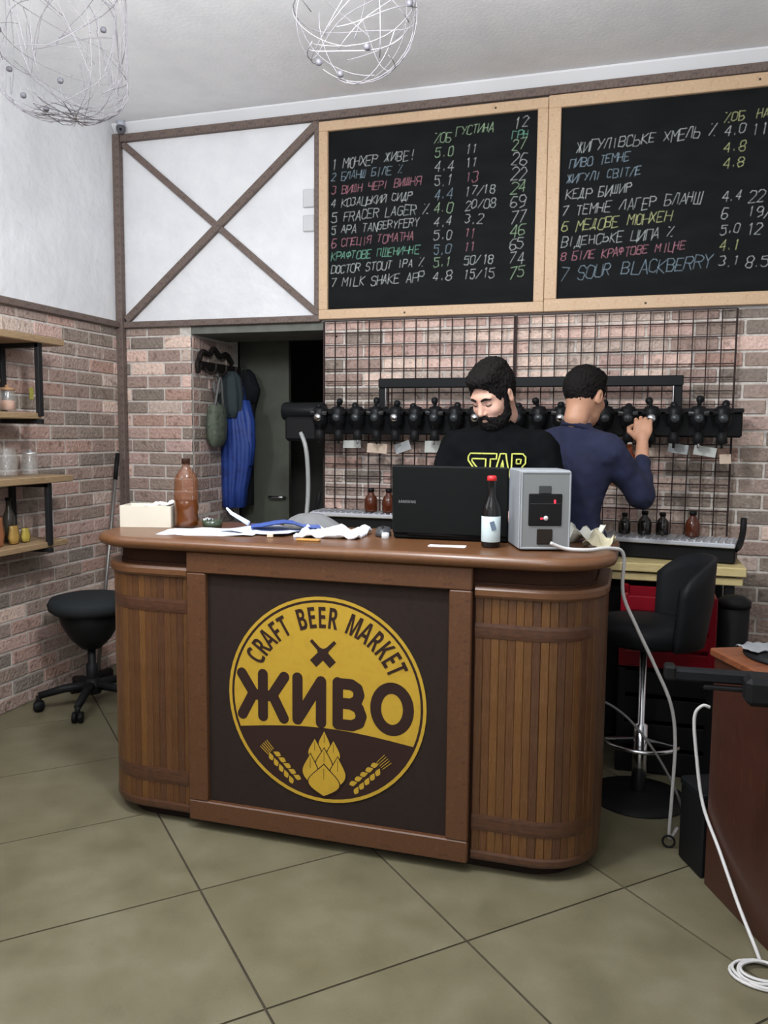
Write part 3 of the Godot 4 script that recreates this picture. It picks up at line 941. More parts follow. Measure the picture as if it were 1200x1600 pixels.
	# what stands under the worktop
	for i in 3:
		var x: float = [-1.28, -0.6, 0.08][i]
		var fr := thing("bottle_cooler", ["black cooler under the worktop at the doorway end", "black cooler under the middle of the worktop", "black cooler under the worktop behind the bar stool"][i], "cooler", Vector3(x, 0, -4.08), 0.0, "coolers under the worktop")
		part(fr, "cabinet", box(Vector3(0.56, 0.72, 0.42), 0.01), blk2, Vector3(0, 0.39, 0))
		part(fr, "cooler_door", box(Vector3(0.53, 0.6, 0.03), 0.008), blk, Vector3(0, 0.42, 0.228))
		part(fr, "handle", tube([Vector3(0.2, 0.58, 0.262), Vector3(0.2, 0.34, 0.262)], 0.009, 8), mat("dull_steel", c8(120, 122, 124), 0.35, 0.9))
		for a in [-1, 1]:
			for b in [-1, 1]:
				part(fr, "foot", lathe([[0.0, 0.0], [0.02, 0.0], [0.018, 0.03], [0.0, 0.031]], 10), blk2, Vector3(a * 0.24, 0, b * 0.17))
	# bottles on the trays
	var amber := mat("amber_glass", c8(74, 34, 18), 0.12)
	var darkg := mat("dark_glass", c8(30, 26, 22), 0.12)
	var cap := mat("cap_black", c8(20, 20, 20), 0.4)
	var small := lathe([[0.0, 0.0], [0.032, 0.0], [0.035, 0.008], [0.035, 0.06], [0.028, 0.078], [0.015, 0.092], [0.013, 0.11], [0.0, 0.112]], 16)
	var capm := lathe([[0.0, 0.104], [0.017, 0.104], [0.017, 0.122], [0.0, 0.124]], 12)
	var spots := [[-1.31, -4.07, 1.022, 1.0, amber, "brown bottle on the left drip tray, nearer the doorway"], [-1.21, -4.06, 1.022, 1.0, amber, "brown bottle on the left drip tray, nearer the laptop"], [0.27, -3.98, 0.972, 0.95, amber, "brown bottle at the right end of the right drip tray"], [0.14, -4.0, 0.972, 0.85, darkg, "dark bottle on the right drip tray beside the brown one"], [0.06, -3.99, 0.972, 0.9, darkg, "dark bottle in the middle of the right drip tray"], [-0.03, -3.99, 0.972, 0.8, darkg, "dark bottle on the right drip tray below the raised elbow"]]
	for s in spots:
		var b := thing("tray_bottle", s[5], "bottle", Vector3(s[0], s[2], s[1]), 0.0, "bottles on the drip trays")
		part(b, "glass", small, s[4])
		part(b, "cap", capm, cap)
		b.scale = Vector3.ONE * s[3]
	# the bottle being filled
	var fb := thing("filling_bottle", "amber bottle held under the tap beside the raised hand", "bottle", Vector3(-0.02, 1.22, -4.06))
	part(fb, "glass", lathe([[0.0, 0.0], [0.033, 0.0], [0.036, 0.01], [0.036, 0.09], [0.028, 0.115], [0.014, 0.135], [0.012, 0.165], [0.015, 0.168], [0.0, 0.17]], 18), mat("amber_bright", c8(120, 52, 18), 0.1))
	part(fb, "foam_top", lathe([[0.0, 0.17], [0.012, 0.17], [0.011, 0.178], [0.0, 0.18]], 12), mat("foam", c8(225, 215, 205), 0.7))

func tray(t: Node3D, w: float, d: float, h: float, steel: Material, blk: Material) -> void:
	part(t, "tray_body", box(Vector3(w, h - 0.016, d - 0.03), 0.006), blk, Vector3(0, (h - 0.016) / 2 - 0.004, -0.01))
	part(t, "tray_pan", box(Vector3(w, 0.02, d), 0.004), steel, Vector3(0, h - 0.012, 0))
	var n := int(w / 0.03)
	var bar := box(Vector3(0.008, 0.006, d - 0.03), 0.001)
	for i in n:
		part(t, "grate_bar", bar, steel, Vector3(-w / 2 + (i + 0.5) * w / n, h + 0.001, 0))
	for s in [-1, 1]:
		part(t, "end_bracket", tube(curve([Vector3(s * w / 2, h - 0.03, d * 0.3), Vector3(s * (w / 2 + 0.012), h - 0.02, 0.0), Vector3(s * (w / 2 + 0.02), h + 0.03, -d * 0.35), Vector3(s * (w / 2 + 0.02), h + 0.09, -d * 0.5)], 5), 0.014, 8), blk)

# ---------------------------------------------------------------- the bar counter
func counter() -> void:
	var O := Vector3(-0.98, 0, -2.78)
	var t := thing("bar_counter", "dark wooden bar counter with rounded slatted ends and a round yellow sign", "bar counter", O)
	var frame_w := tmat("counter_wood", tex("cwood", [c8(72, 44, 26), c8(90, 56, 32), c8(80, 50, 29), c8(96, 62, 37)], 256, 0.02, 21, 0.05), Vector3(5, 5, 5), 0.45)
	var top_w := tmat("counter_top_wood", tex("ctop", [c8(88, 57, 34), c8(106, 70, 43), c8(97, 63, 39), c8(113, 77, 49)], 256, 0.02, 22, 0.05), Vector3(3, 16, 16), 0.32)
	var core_w := mat("counter_core", c8(62, 40, 30), 0.7)
	# plan of the body: rounded rectangle
	var plan := func(x0: float, x1: float, zf: float, zb: float, r: float) -> PackedVector2Array:
		var p := PackedVector2Array()
		p.append(Vector2(x0, zb))
		p.append(Vector2(x1, zb))
		p.append_array(arc_pts(Vector2(x1 - r, zf - r), r, 0, PI / 2, 12))
		p.append_array(arc_pts(Vector2(x0 + r, zf - r), r, PI / 2, PI, 12))
		return p
	var x0 := -0.915; var x1 := 0.905
	part(t, "plinth", slab(plan.call(x0 + 0.05, x1 - 0.05, 0.2, -0.28, 0.17), 0.0, 0.06), mat("plinth", c8(34, 26, 22), 0.7))
	part(t, "core", slab(plan.call(x0 + 0.025, x1 - 0.025, 0.218, -0.29, 0.18), 0.05, 0.96), core_w)
	part(t, "neck", slab(plan.call(x0 + 0.03, x1 - 0.03, 0.205, -0.29, 0.16), 0.955, 1.016), core_w)
	# top slab with rounded nosing
	var st := begin(true)
	var prof := [[-0.012, 1.014], [0.0, 1.02], [0.006, 1.035], [0.0, 1.049], [-0.012, 1.055]]
	var rings := []
	for q in prof:
		rings.append(plan.call(-0.953 - q[0], 0.937 + q[0], 0.285 + q[0], -0.3 - q[0], 0.22))
	for i in prof.size() - 1:
		var n: int = rings[i].size()
		for k in n:
			var a: Vector2 = rings[i][k]; var b: Vector2 = rings[i][(k + 1) % n]
			var c: Vector2 = rings[i + 1][(k + 1) % n]; var d: Vector2 = rings[i + 1][k]
			quad(st, Vector3(b.x, prof[i][1], b.y), Vector3(a.x, prof[i][1], a.y), Vector3(d.x, prof[i + 1][1], d.y), Vector3(c.x, prof[i + 1][1], c.y))
	for e in [0, 4]:
		var ctr := Vector3(0, prof[e][1], 0)
		var n: int = rings[e].size()
		st.set_smooth_group(5 + e)
		for k in n:
			var a: Vector2 = rings[e][k]; var b: Vector2 = rings[e][(k + 1) % n]
			if e == 4: tri(st, ctr, Vector3(b.x, ctr.y, b.y), Vector3(a.x, ctr.y, a.y))
			else: tri(st, ctr, Vector3(a.x, ctr.y, a.y), Vector3(b.x, ctr.y, b.y))
	part(t, "countertop", done(st), top_w)
	# slatted ends: staves set round the corner, hoops and a rim over them
	var stave := box(Vector3(0.0255, 0.87, 0.014), 0.0015)
	var stave_m := []
	for i in 5:
		var c: Color = [c8(95, 58, 22), c8(85, 50, 20), c8(104, 65, 25), c8(76, 43, 20), c8(90, 53, 22)][i]
		stave_m.append(tmat("stave%d" % i, tex("stavet%d" % i, [c.darkened(0.35), c, c.darkened(0.12), c.lightened(0.1), c.darkened(0.25), c.lightened(0.05)], 128, 0.03, 70 + i, 0.08), Vector3(60, 1.7, 60), 0.45, true))
	for s in [-1, 1]:
		var far: float = x1 if s > 0 else -x0
		var r := 0.2
		var zf := 0.24
		# along the front, round the corner, then back
		var path := []
		var step := 0.026
		var l1 := far - r - 0.515
		var l2 := r * PI / 2
		var total := l1 + l2 + (zf - r + 0.27)
		var u := step / 2
		while u < total:
			var p: Vector2; var a: float
			if u < l1: p = Vector2(0.515 + u, zf); a = 0.0
			elif u < l1 + l2:
				a = (u - l1) / r
				p = Vector2(far - r + sin(a) * r, zf - r + cos(a) * r)
			else:
				a = PI / 2
				p = Vector2(far, zf - r - (u - l1 - l2))
			path.append([p, a])
			u += step
		for i in path.size():
			var p: Vector2 = path[i][0]
			part(t, "stave", stave, stave_m[(i * 3 + (1 if s > 0 else 0) + i / 4) % 5], Vector3(s * p.x, 0.485, p.y - 0.007), Vector3(0, s * path[i][1], 0))
		# bands: [y0, y1, how far proud]
		for bnd in [["hoop", 0.785, 0.832, 0.004], ["hoop", 0.145, 0.198, 0.004], ["rim", 0.915, 0.95, 0.016], ["foot_rail", 0.045, 0.075, 0.006]]:
			var bs := begin(true)
			var pr := []
			for i in 25:
				var v := (total) * i / 24.0
				var p: Vector2; var nr: Vector2
				if v < l1: p = Vector2(0.515 + v, zf); nr = Vector2(0, 1)
				elif v < l1 + l2:
					var a := (v - l1) / r
					nr = Vector2(sin(a), cos(a))
					p = Vector2(far - r, zf - r) + nr * r
				else:
					nr = Vector2(1, 0)
					p = Vector2(far, zf - r - (v - l1 - l2))
				pr.append([p, nr])
			var y0: float = bnd[1]; var y1: float = bnd[2]; var o: float = bnd[3]
			var sec := [Vector2(-0.012, y0), Vector2(o * 0.6, y0), Vector2(o, y0 + (y1 - y0) * 0.25), Vector2(o, y1 - (y1 - y0) * 0.25), Vector2(o * 0.6, y1), Vector2(-0.012 if bnd[0] != "rim" else -0.05, y1)]
			for i in 24:
				for k in sec.size() - 1:
					bs.set_smooth_group(k)
					var q := []
					for w in [[i, k], [i + 1, k], [i + 1, k + 1], [i, k + 1]]:
						var p: Vector2 = pr[w[0]][0] + pr[w[0]][1] * sec[w[1]].x
						q.append(Vector3(s * p.x, sec[w[1]].y, p.y))
					if s < 0: q.reverse()
					quad(bs, q[0], q[1], q[2], q[3])
			part(t, bnd[0], done(bs), tmat("band_wood", tex("bandw", [c8(61, 38, 25), c8(74, 46, 30), c8(83, 53, 34)], 128, 0.03, 23, 0.06), Vector3(6, 20, 6), 0.4) if bnd[0] != "rim" else top_w)
	# framed front panel
	var fz := 0.254
	var fy0 := 0.036; var fy1 := 1.012
	var fx0 := -0.51; var fx1 := 0.508
	var rw := 0.074
	part(t, "frame_rail", box(Vector3(fx1 - fx0, rw, 0.028), 0.004), frame_w, Vector3((fx0 + fx1) / 2, fy1 - rw / 2, fz))
	part(t, "frame_rail", box(Vector3(fx1 - fx0, rw, 0.028), 0.004), frame_w, Vector3((fx0 + fx1) / 2, fy0 + rw / 2, fz))
	part(t, "frame_stile", box(Vector3(rw, fy1 - fy0 - 2 * rw, 0.028), 0.004), frame_w, Vector3(fx0 + rw / 2, (fy0 + fy1) / 2, fz))
	part(t, "frame_stile", box(Vector3(rw, fy1 - fy0 - 2 * rw, 0.028), 0.004), frame_w, Vector3(fx1 - rw / 2, (fy0 + fy1) / 2, fz))
	part(t, "frame_backing", box(Vector3(fx1 - fx0 - 0.01, fy1 - fy0 - 0.01, 0.03)), core_w, Vector3((fx0 + fx1) / 2, (fy0 + fy1) / 2, fz - 0.03))
	part(t, "sign_panel", box(Vector3(fx1 - fx0 - 2 * rw, fy1 - fy0 - 2 * rw, 0.012)), tmat("sign_brown", tex("signb", [c8(42, 34, 31), c8(47, 38, 34), c8(45, 36, 33)], 128, 0.05, 24, 0.12), Vector3(4, 4, 4), 0.75), Vector3((fx0 + fx1) / 2, (fy0 + fy1) / 2, fz - 0.012))
	# the round emblem
	var em := joint(t, "emblem", Vector3(0.004, 0.524, fz - 0.005))
	em.set_meta("label", "round yellow and brown sign reading CRAFT BEER MARKET and ЖИВО over a hop cone")
	var sp: StandardMaterial3D = mats["sign_brown"]
	sp.metallic_specular = 0.2
	var yl := tmat("sign_yellow", tex("signy", [c8(174, 139, 39), c8(183, 148, 44), c8(178, 142, 41)], 64, 0.05, 25, 0.08), Vector3(4, 4, 4), 0.5)
	var bn := mat("sign_print", c8(50, 35, 31), 0.55)
	var R := 0.358
	part(em, "outer_ring", ring(R - 0.011, R, 0.0, 0.002), yl)
	part(em, "dark_disc", disc(R - 0.006, 0.0, 0.0008), bn)
	# yellow upper field: circle cut by a shallow arch
	var pf := PackedVector2Array()
	var ri := R - 0.02
	var cut := -0.124
	var a0 := asin(cut / ri)
	pf.append_array(arc_pts(Vector2.ZERO, ri, a0, PI - a0, 48))
	var cx := sqrt(ri * ri - cut * cut)
	for i in range(1, 16):
		var f := float(i) / 16
		pf.append(Vector2(lerpf(-cx, cx, f), cut + 0.028 * sin(PI * f)))
	part(em, "yellow_field", prism(pf, 0.0, 0.0016), yl)
	# arched words
	var words := "CRAFT BEER MARKET"
	var wide := {"M": 1.3, "I": 0.6, " ": 0.8, "A": 1.05, "K": 1.05, "E": 0.92, "F": 0.9, "T": 0.92}
	var total_w := 0.0
	for ch in words: total_w += wide.get(ch, 1.0)
	var run := 0.0
	for ch in words:
		var w: float = wide.get(ch, 1.0)
		var a := PI / 2 - ((run + w * 0.5) / total_w - 0.5) * deg_to_rad(133.0)
		run += w
		if ch == " ": continue
		var o := part(em, "letter", letters(ch, 0.072), bn)
		var rr := 0.286
		o.position = Vector3(cos(a) * rr, sin(a) * rr, 0.0022)
		o.rotation.z = a - PI / 2
		o.scale = Vector3(0.6, 1.0, 1.0)
	# the big name
	var strokes := [
		[[[0, -0.062], [0, 0.062]], [[-0.078, 0.06], [-0.035, 0.004], [-0.076, -0.062]], [[0.078, 0.06], [0.035, 0.004], [0.076, -0.062]], [[-0.035, 0.0], [0.035, 0.0]]],
		[[[-0.042, 0.062], [-0.042, -0.06], [0.042, 0.058], [0.042, -0.062]]],
		[[[-0.04, -0.06], [-0.04, 0.06]], [[-0.04, 0.058], [0.008, 0.058], [0.028, 0.048], [0.034, 0.03], [0.026, 0.012], [0.006, 0.002], [-0.04, 0.002]], [[0.006, 0.002], [0.032, -0.008], [0.042, -0.03], [0.034, -0.05], [0.01, -0.06], [-0.04, -0.06]]],
		[[], []]]
	for i in 17:
		var a := PI / 2 - PI * i / 16
		strokes[3][0].append([cos(a) * 0.055, sin(a) * 0.06])
		strokes[3][1].append([-cos(a) * 0.055, sin(a) * 0.06])
	var xs := [-0.228, -0.055, 0.09, 0.24]
	for i in 4:
		var ls := begin()
		var zz := 0.0021
		for sk in strokes[i]:
			var line := PackedVector2Array()
			for q in sk: line.append(Vector2(q[0], q[1]) * Vector2(1030, 1200))
			zz += 0.00012
			for poly in Geometry2D.offset_polyline(line, 19.0, Geometry2D.JOIN_ROUND, Geometry2D.END_ROUND):
				var small := PackedVector2Array()
				for q in poly: small.append(q * 0.001)
				add_prism(ls, small, 0.0008, zz)
		part(em, "letter", done(ls), bn, Vector3(xs[i], -0.004, 0))
	# crossed bottles
	for s in [-1, 1]:
		var bp := PackedVector2Array([Vector2(-0.016, -0.055), Vector2(0.016, -0.055), Vector2(0.016, 0.0), Vector2(0.007, 0.02), Vector2(0.006, 0.058), Vector2(-0.006, 0.058), Vector2(-0.007, 0.02), Vector2(-0.016, 0.0)])
		part(em, "bottle_mark", prism(bp, 0.0012, 0.0023 + 0.0003 * s), bn, Vector3(-0.005 + s * 0.003, 0.165, 0), Vector3(0, 0, -s * 0.78))
	# hop cone
	var petal := func(c: Vector2, w: float, h: float) -> PackedVector2Array:
		var p := PackedVector2Array()
		for i in 17:
			var f := float(i) / 16
			p.append(c + Vector2(sin(f * PI) * w * (0.75 + 0.25 * cos(f * PI)), -h * 0.5 + h * f))
		for i in range(15, 0, -1):
			var f := float(i) / 16
			p.append(c + Vector2(-sin(f * PI) * w * (0.75 + 0.25 * cos(f * PI)), -h * 0.5 + h * f))
		return p
	var hops := [[0.0, -0.28, 0.072, 0.11], [-0.05, -0.245, 0.036, 0.105], [0.05, -0.245, 0.036, 0.105], [0.0, -0.218, 0.038, 0.1], [-0.034, -0.18, 0.03, 0.085], [0.034, -0.18, 0.03, 0.085], [0.0, -0.148, 0.026, 0.08]]
	for i in hops.size():
		var h: Array = hops[i]
		var z: float = 0.0012 + 0.0005 * (hops.size() - i)
		part(em, "hop_outline", prism(petal.call(Vector2(h[0], h[1]), h[2] + 0.005, h[3] + 0.01), 0.0008, z), bn)
		part(em, "hop_petal", prism(petal.call(Vector2(h[0], h[1]), h[2], h[3]), 0.0008, z + 0.0003), yl)
	for h in hops:
		part(em, "hop_vein", box(Vector3(0.0016, h[3] * 0.35, 0.0006)), bn, Vector3(h[0], h[1] + h[3] * 0.2, 0.0012 + 0.0005 * (hops.size() - hops.find(h)) + 0.0004))
	part(em, "hop_stem", prism(PackedVector2Array([Vector2(-0.004, -0.34), Vector2(0.003, -0.34), Vector2(0.005, -0.315), Vector2(-0.003, -0.315)]), 0.0008, 0.0016), yl)
	# ears of grain
	for s in [-1, 1]:
		var d := Vector2(s * 0.72, 0.7).normalized()
		var base := Vector2(s * 0.1, -0.3)
		var n := Vector2(-d.y, d.x)
		for i in 5:
			for e in [-1, 1]:
				var c: Vector2 = base + d * (0.012 + i * 0.0265 + (0.008 if e > 0 else 0.0)) + n * e * 0.0125
				var ka := petal.call(Vector2.ZERO, 0.0112, 0.031) as PackedVector2Array
				part(em, "grain", prism(ka, 0.0008, 0.0016), yl, Vector3(c.x, c.y, 0), Vector3(0, 0, d.angle() - PI / 2 - e * 0.4))
		for i in 5:
			var off := (i - 2) * 0.008
			var c := base + d * 0.158 + n * off
			part(em, "awn", box(Vector3(0.0018, 0.04, 0.0016)), yl, Vector3(c.x, c.y, 0.0014), Vector3(0, 0, d.angle() - PI / 2 + off * 4.0))

# ---------------------------------------------------------------- on the counter
func countertop_things() -> void:
	var y := TOP + 0.005
	var white := mat("paper", c8(232, 234, 238), 0.85)
	var blk := mat("laptop_black", c8(16, 18, 18), 0.6)
	var blk2 := mat("black_plastic", c8(24, 24, 25), 0.5)
	# laptop: its lid's back to the camera
	var lp := thing("laptop", "open black laptop seen from the back of its lid", "laptop", Vector3(-0.612, y, -2.8), 0.03)
	var base := part(lp, "base", box(Vector3(0.41, 0.022, 0.27), 0.006), blk, Vector3(0, 0.013, -0.14))
	part(base, "keyboard", box(Vector3(0.34, 0.004, 0.11), 0.001), mat("keys", c8(44, 46, 48), 0.6), Vector3(0, 0.012, 0.03))
	part(base, "touchpad", box(Vector3(0.1, 0.002, 0.06), 0.001), mat("keys", c8(44, 46, 48), 0.6), Vector3(0, 0.0115, -0.085))
	var lid := joint(lp, "lid", Vector3(0, 0.02, -0.002), Vector3(0.06, 0, 0))
	part(lid, "shell", box(Vector3(0.412, 0.244, 0.012), 0.005), blk, Vector3(0, 0.122, 0))
	part(lid, "hinge", tube([Vector3(-0.15, 0.0, -0.004), Vector3(0.15, 0.0, -0.004)], 0.008, 10), blk2)
	var scr := mat("screen_glow", c8(180, 190, 205), 0.3)
	scr.emission_enabled = true
	scr.emission = Color(0.75, 0.85, 1.0)
	scr.emission_energy_multiplier = 0.5
	part(lid, "screen", box(Vector3(0.37, 0.2, 0.002)), scr, Vector3(0, 0.125, -0.0068))
	var sl := OmniLight3D.new()
	sl.name = "screen_light"
	sl.light_color = Color(0.8, 0.88, 1.0)
	sl.light_energy = 0.05
	sl.light_size = 0.08
	sl.omni_range = 4.0
	sl.omni_attenuation = 2.0
	sl.shadow_enabled = true
	lid.add_child(sl)
	sl.position = Vector3(0, 0.125, -0.05)
	part(lid, "maker_name", letters("SAMSUNG", 0.0095, true, 0.0008), mat("logo_grey", c8(122, 126, 126), 0.4, 0.3), Vector3(-0.15, 0.116, 0.0065))
	# paper slip in front of the laptop
	solo("paper_slip", box(Vector3(0.125, 0.002, 0.045)), white, "small white slip of paper in front of the laptop", "paper", Vector3(-0.588, y + 0.0005, -2.665), 0.08)
	# dark bottle with a red cap
	var b := thing("beer_bottle", "dark bottle with a red cap and pale label before the laptop", "bottle", Vector3(-0.447, y, -2.695))
	part(b, "glass", lathe([[0.0, 0.0], [0.028, 0.0], [0.031, 0.006], [0.031, 0.118], [0.027, 0.138], [0.015, 0.165], [0.0125, 0.185], [0.0125, 0.224], [0.014, 0.226], [0.014, 0.232], [0.0, 0.233]], 24), mat("black_glass", c8(20, 18, 18), 0.1))
	part(b, "label", lathe([[0.0312, 0.02], [0.0318, 0.021], [0.0318, 0.104], [0.0312, 0.105]], 24), mat("pale_label", c8(196, 212, 214), 0.6))
	part(b, "label_mark", box(Vector3(0.016, 0.03, 0.001), 0.0004), mat("label_ink", c8(96, 112, 130), 0.6), Vector3(0.012, 0.075, 0.0302), Vector3(0, 0.35, 0.3))
	part(b, "cap", lathe([[0.0145, 0.222], [0.0165, 0.223], [0.0155, 0.236], [0.012, 0.239], [0.0, 0.24]], 18), mat("red_cap", c8(206, 40, 44), 0.4))
	# small grey computer tower
	var pc := thing("computer_tower", "small grey computer tower with black front at the right of the counter", "computer", Vector3(-0.312, y, -2.735), 0.33)
	var grey := mat("pc_grey", c8(142, 146, 150), 0.5)
	var grey2 := mat("pc_front", c8(118, 120, 120), 0.5)
	part(pc, "case", box(Vector3(0.166, 0.258, 0.18), 0.004), grey, Vector3(0.02, 0.133, -0.02))
	part(pc, "front_bezel", box(Vector3(0.162, 0.252, 0.02), 0.004), grey2, Vector3(0.02, 0.132, 0.078))
	for e in [[0.0, 0.255, 0.16, 0.008], [0.0, 0.01, 0.16, 0.008]]:
		part(pc, "bezel_edge", box(Vector3(e[2], e[3], 0.012), 0.002), grey, Vector3(0.02 + e[0], e[1], 0.084))
	for s in [-1, 1]:
		part(pc, "bezel_edge", box(Vector3(0.006, 0.24, 0.012), 0.002), grey, Vector3(0.02 + s * 0.078, 0.133, 0.084))
	var face := part(pc, "drive_panel", box(Vector3(0.108, 0.104, 0.008), 0.003), blk2, Vector3(0.018, 0.135, 0.088))
	part(pc, "drive_slot", box(Vector3(0.04, 0.026, 0.008), 0.002), mat("slot_grey", c8(52, 54, 54), 0.5), Vector3(0.016, 0.2, 0.088))
	part(pc, "port_panel", box(Vector3(0.05, 0.05, 0.008), 0.002), mat("port_brown", c8(40, 34, 30), 0.5), Vector3(0.018, 0.048, 0.088))
	part(face, "tray_line", box(Vector3(0.1, 0.002, 0.003)), mat("slot_grey", c8(52, 54, 54), 0.5), Vector3(0, 0.02, 0.0035))
	for e in [[0.03, 0.027, 0.006, 0.012], [-0.012, -0.028, 0.008, 0.006]]:
		var led := mat("red_led", c8(255, 60, 80), 0.4)
		led.emission_enabled = true
		led.emission = Color(1.0, 0.1, 0.18)
		led.emission_energy_multiplier = 1.2
		part(face, "power_led", box(Vector3(e[2], e[3], 0.004), 0.001), led, Vector3(e[0], e[1], 0.005))
	part(face, "power_button", lathe([[0.0, 0.0], [0.008, 0.0], [0.007, 0.003], [0.0, 0.004]], 16), mat("button", c8(200, 196, 196), 0.3), Vector3(0.002, -0.027, 0.004), Vector3(PI / 2, 0, 0))
	# cream paper box with napkins
	var nb := thing("napkin_box", "cream cardboard box of white napkins at the left end of the counter", "box", Vector3(-1.835, y, -2.83), 0.25)
	var cream := mat("cream_card", c8(206, 198, 182), 0.85)
	part(nb, "wall", box(Vector3(0.2, 0.085, 0.004), 0.001), cream, Vector3(0, 0.0425, 0.06))
	part(nb, "wall", box(Vector3(0.2, 0.085, 0.004), 0.001), cream, Vector3(0, 0.0425, -0.06))
	for s in [-1, 1]: part(nb, "wall", box(Vector3(0.004, 0.085, 0.12), 0.001), cream, Vector3(s * 0.1, 0.0425, 0))
	part(nb, "bottom", box(Vector3(0.2, 0.003, 0.12)), cream, Vector3(0, 0.0025, 0))
	part(nb, "napkin_stack", box(Vector3(0.19, 0.07, 0.11), 0.004), mat("napkin", c8(232, 228, 220), 0.95), Vector3(0, 0.04, 0))
	part(nb, "loose_napkin", sheet(0.12, 0.09, 0.035, 0.11, 4, 12), mat("napkin", c8(232, 228, 220), 0.95), Vector3(0.035, 0.074, 0.0), Vector3(0, 0.4, 0.06))
	# brown plastic bottle
	var pb := thing("plastic_bottle", "brown plastic beer bottle half full beside the napkin box", "bottle", Vector3(-1.672, y, -2.83))
	var pet := mat("pet_brown", c8(150, 92, 40), 0.08)
	pet.transparency = BaseMaterial3D.TRANSPARENCY_ALPHA
	pet.albedo_color = Color(0.46, 0.24, 0.05, 0.45)
	part(pb, "shell", lathe([[0.0, 0.006], [0.03, 0.0], [0.045, 0.01], [0.047, 0.03], [0.044, 0.06], [0.047, 0.07], [0.047, 0.15], [0.044, 0.158], [0.047, 0.168], [0.045, 0.19], [0.033, 0.215], [0.016, 0.235], [0.014, 0.25], [0.017, 0.252], [0.014, 0.258]], 28), pet)
	part(pb, "beer", lathe([[0.0, 0.008], [0.042, 0.012], [0.044, 0.03], [0.041, 0.06], [0.044, 0.075], [0.044, 0.108], [0.0, 0.109]], 24), mat("beer", c8(66, 30, 14), 0.2))
	part(pb, "cap", lathe([[0.0, 0.25], [0.0165, 0.25], [0.0165, 0.27], [0.015, 0.272], [0.0, 0.272]], 18), mat("brown_cap", c8(48, 28, 22), 0.45))
	# small green and silver clutter behind the papers
	var ash := thing("glass_ashtray", "small dark green glass dish beside the brown bottle", "dish", Vector3(-1.575, y, -2.86))
	part(ash, "bowl", lathe([[0.0, 0.0], [0.035, 0.0], [0.042, 0.03], [0.036, 0.03], [0.03, 0.008], [0.0, 0.008]], 18), mat("green_glass", c8(58, 68, 52), 0.2))
	part(ash, "silver_wrap", sheet(0.03, 0.03, 0.02, 3.0, 9, 6), mat("silver_foil", c8(214, 216, 218), 0.35, 0.5), Vector3(-0.012, 0.028, 0.012))
	# papers
	solo("paper_sheet", sheet(0.36, 0.2, 0.008, 0.06, 11), white, "white paper sheet lying in front of the brown bottle", "paper", Vector3(-1.5, y, -2.72), 0.2)
	solo("paper_sheet", sheet(0.28, 0.2, 0.012, 0.06, 12), mat("paper_blue", c8(208, 220, 238), 0.85), "bluish white paper sheet beside the blue folder", "paper", Vector3(-1.32, y + 0.006, -2.8), -0.15)
	solo("paper_stack", sheet(0.24, 0.2, 0.03, 0.14, 13, 14, 0.01), white, "ruffled stack of white papers left of the laptop", "paper", Vector3(-1.045, y, -2.8), 0.05)
	# blue folder propped over the papers and a grey bag
	var fo := thing("blue_folder", "blue plastic folder bent over the papers", "folder", Vector3(-1.26, y + 0.012, -2.83), 0.3)
	var fst := begin(true)
	var rib := []
	for i in 9:
		var f := i / 8.0
		var c := Vector3(-0.13 + 0.26 * f, 0.012 + 0.04 * sin(PI * minf(f * 1.3, 1.0)) * f, 0)
		rib.append(c)
	for i in 8:
		for s in [0.0, -0.003]:
			var q := [rib[i] + Vector3(0.02, s, 0.07), rib[i + 1] + Vector3(0.02, s, 0.06), rib[i + 1] + Vector3(0, s, -0.06), rib[i] + Vector3(0, s, -0.05)]
			if s < 0: q.reverse()
			quad(fst, q[0], q[1], q[2], q[3])
	part(fo, "cover", done(fst), mat("folder_blue", c8(74, 98, 172), 0.35))
	part(fo, "spine", tube([Vector3(-0.13, 0.02, 0.0), Vector3(-0.2, 0.055, -0.03), Vector3(-0.22, 0.075, -0.035)], [0.01, 0.007, 0.004], 8), mat("paper_blue", c8(208, 220, 238), 0.85))
	solo("grey_bag", drape([[0.06, 0.02, 0.015, 0.0], [0.055, 0.05, 0.03, 0.0], [0.04, 0.08, 0.05, 0.0], [0.02, 0.105, 0.065, 0.005], [0.002, 0.12, 0.075, 0.01]], 5, 0.07, 6, 32), mat("bag_grey", c8(112, 112, 112), 0.7), "crumpled grey cloth lying behind the blue folder", "cloth", Vector3(-1.21, y, -2.99), 0.1)
	# computer mouse
	var ms := thing("computer_mouse", "dark computer mouse beside the white papers and laptop", "mouse", Vector3(-0.872, y, -2.86), 0.2)
	part(ms, "shell", drape([[0.034, 0.012, 0.02, 0.0], [0.03, 0.024, 0.042, 0.0], [0.016, 0.029, 0.052, 0.0], [0.002, 0.03, 0.054, 0.0]], 2, 0.02, 2, 24), mat("mouse_grey", c8(58, 60, 62), 0.4))
	part(ms, "wheel", tube([Vector3(-0.004, 0.031, 0.03), Vector3(0.004, 0.031, 0.03)], 0.008, 10), blk2)
	# little things along the front edge
	solo("wood_coaster", box(Vector3(0.085, 0.006, 0.03), 0.002), mat("coaster", c8(178, 130, 60), 0.5), "small yellow wooden tag on the counter's front edge", "tag", Vector3(-1.075, y + 0.0035, -2.63), 0.1)
	solo("eraser", box(Vector3(0.022, 0.014, 0.016), 0.003), mat("eraser", c8(214, 196, 170), 0.8), "small cream eraser on the counter's front edge", "eraser", Vector3(-1.235, y + 0.0075, -2.66), 0.4)
	solo("stopper", lathe([[0.0, 0.0], [0.014, 0.0], [0.014, 0.018], [0.011, 0.022], [0.0, 0.022]], 14), mat("pearl", c8(206, 208, 208), 0.3), "small white round stopper between the mouse and the laptop", "stopper", Vector3(-0.84, y, -2.78))
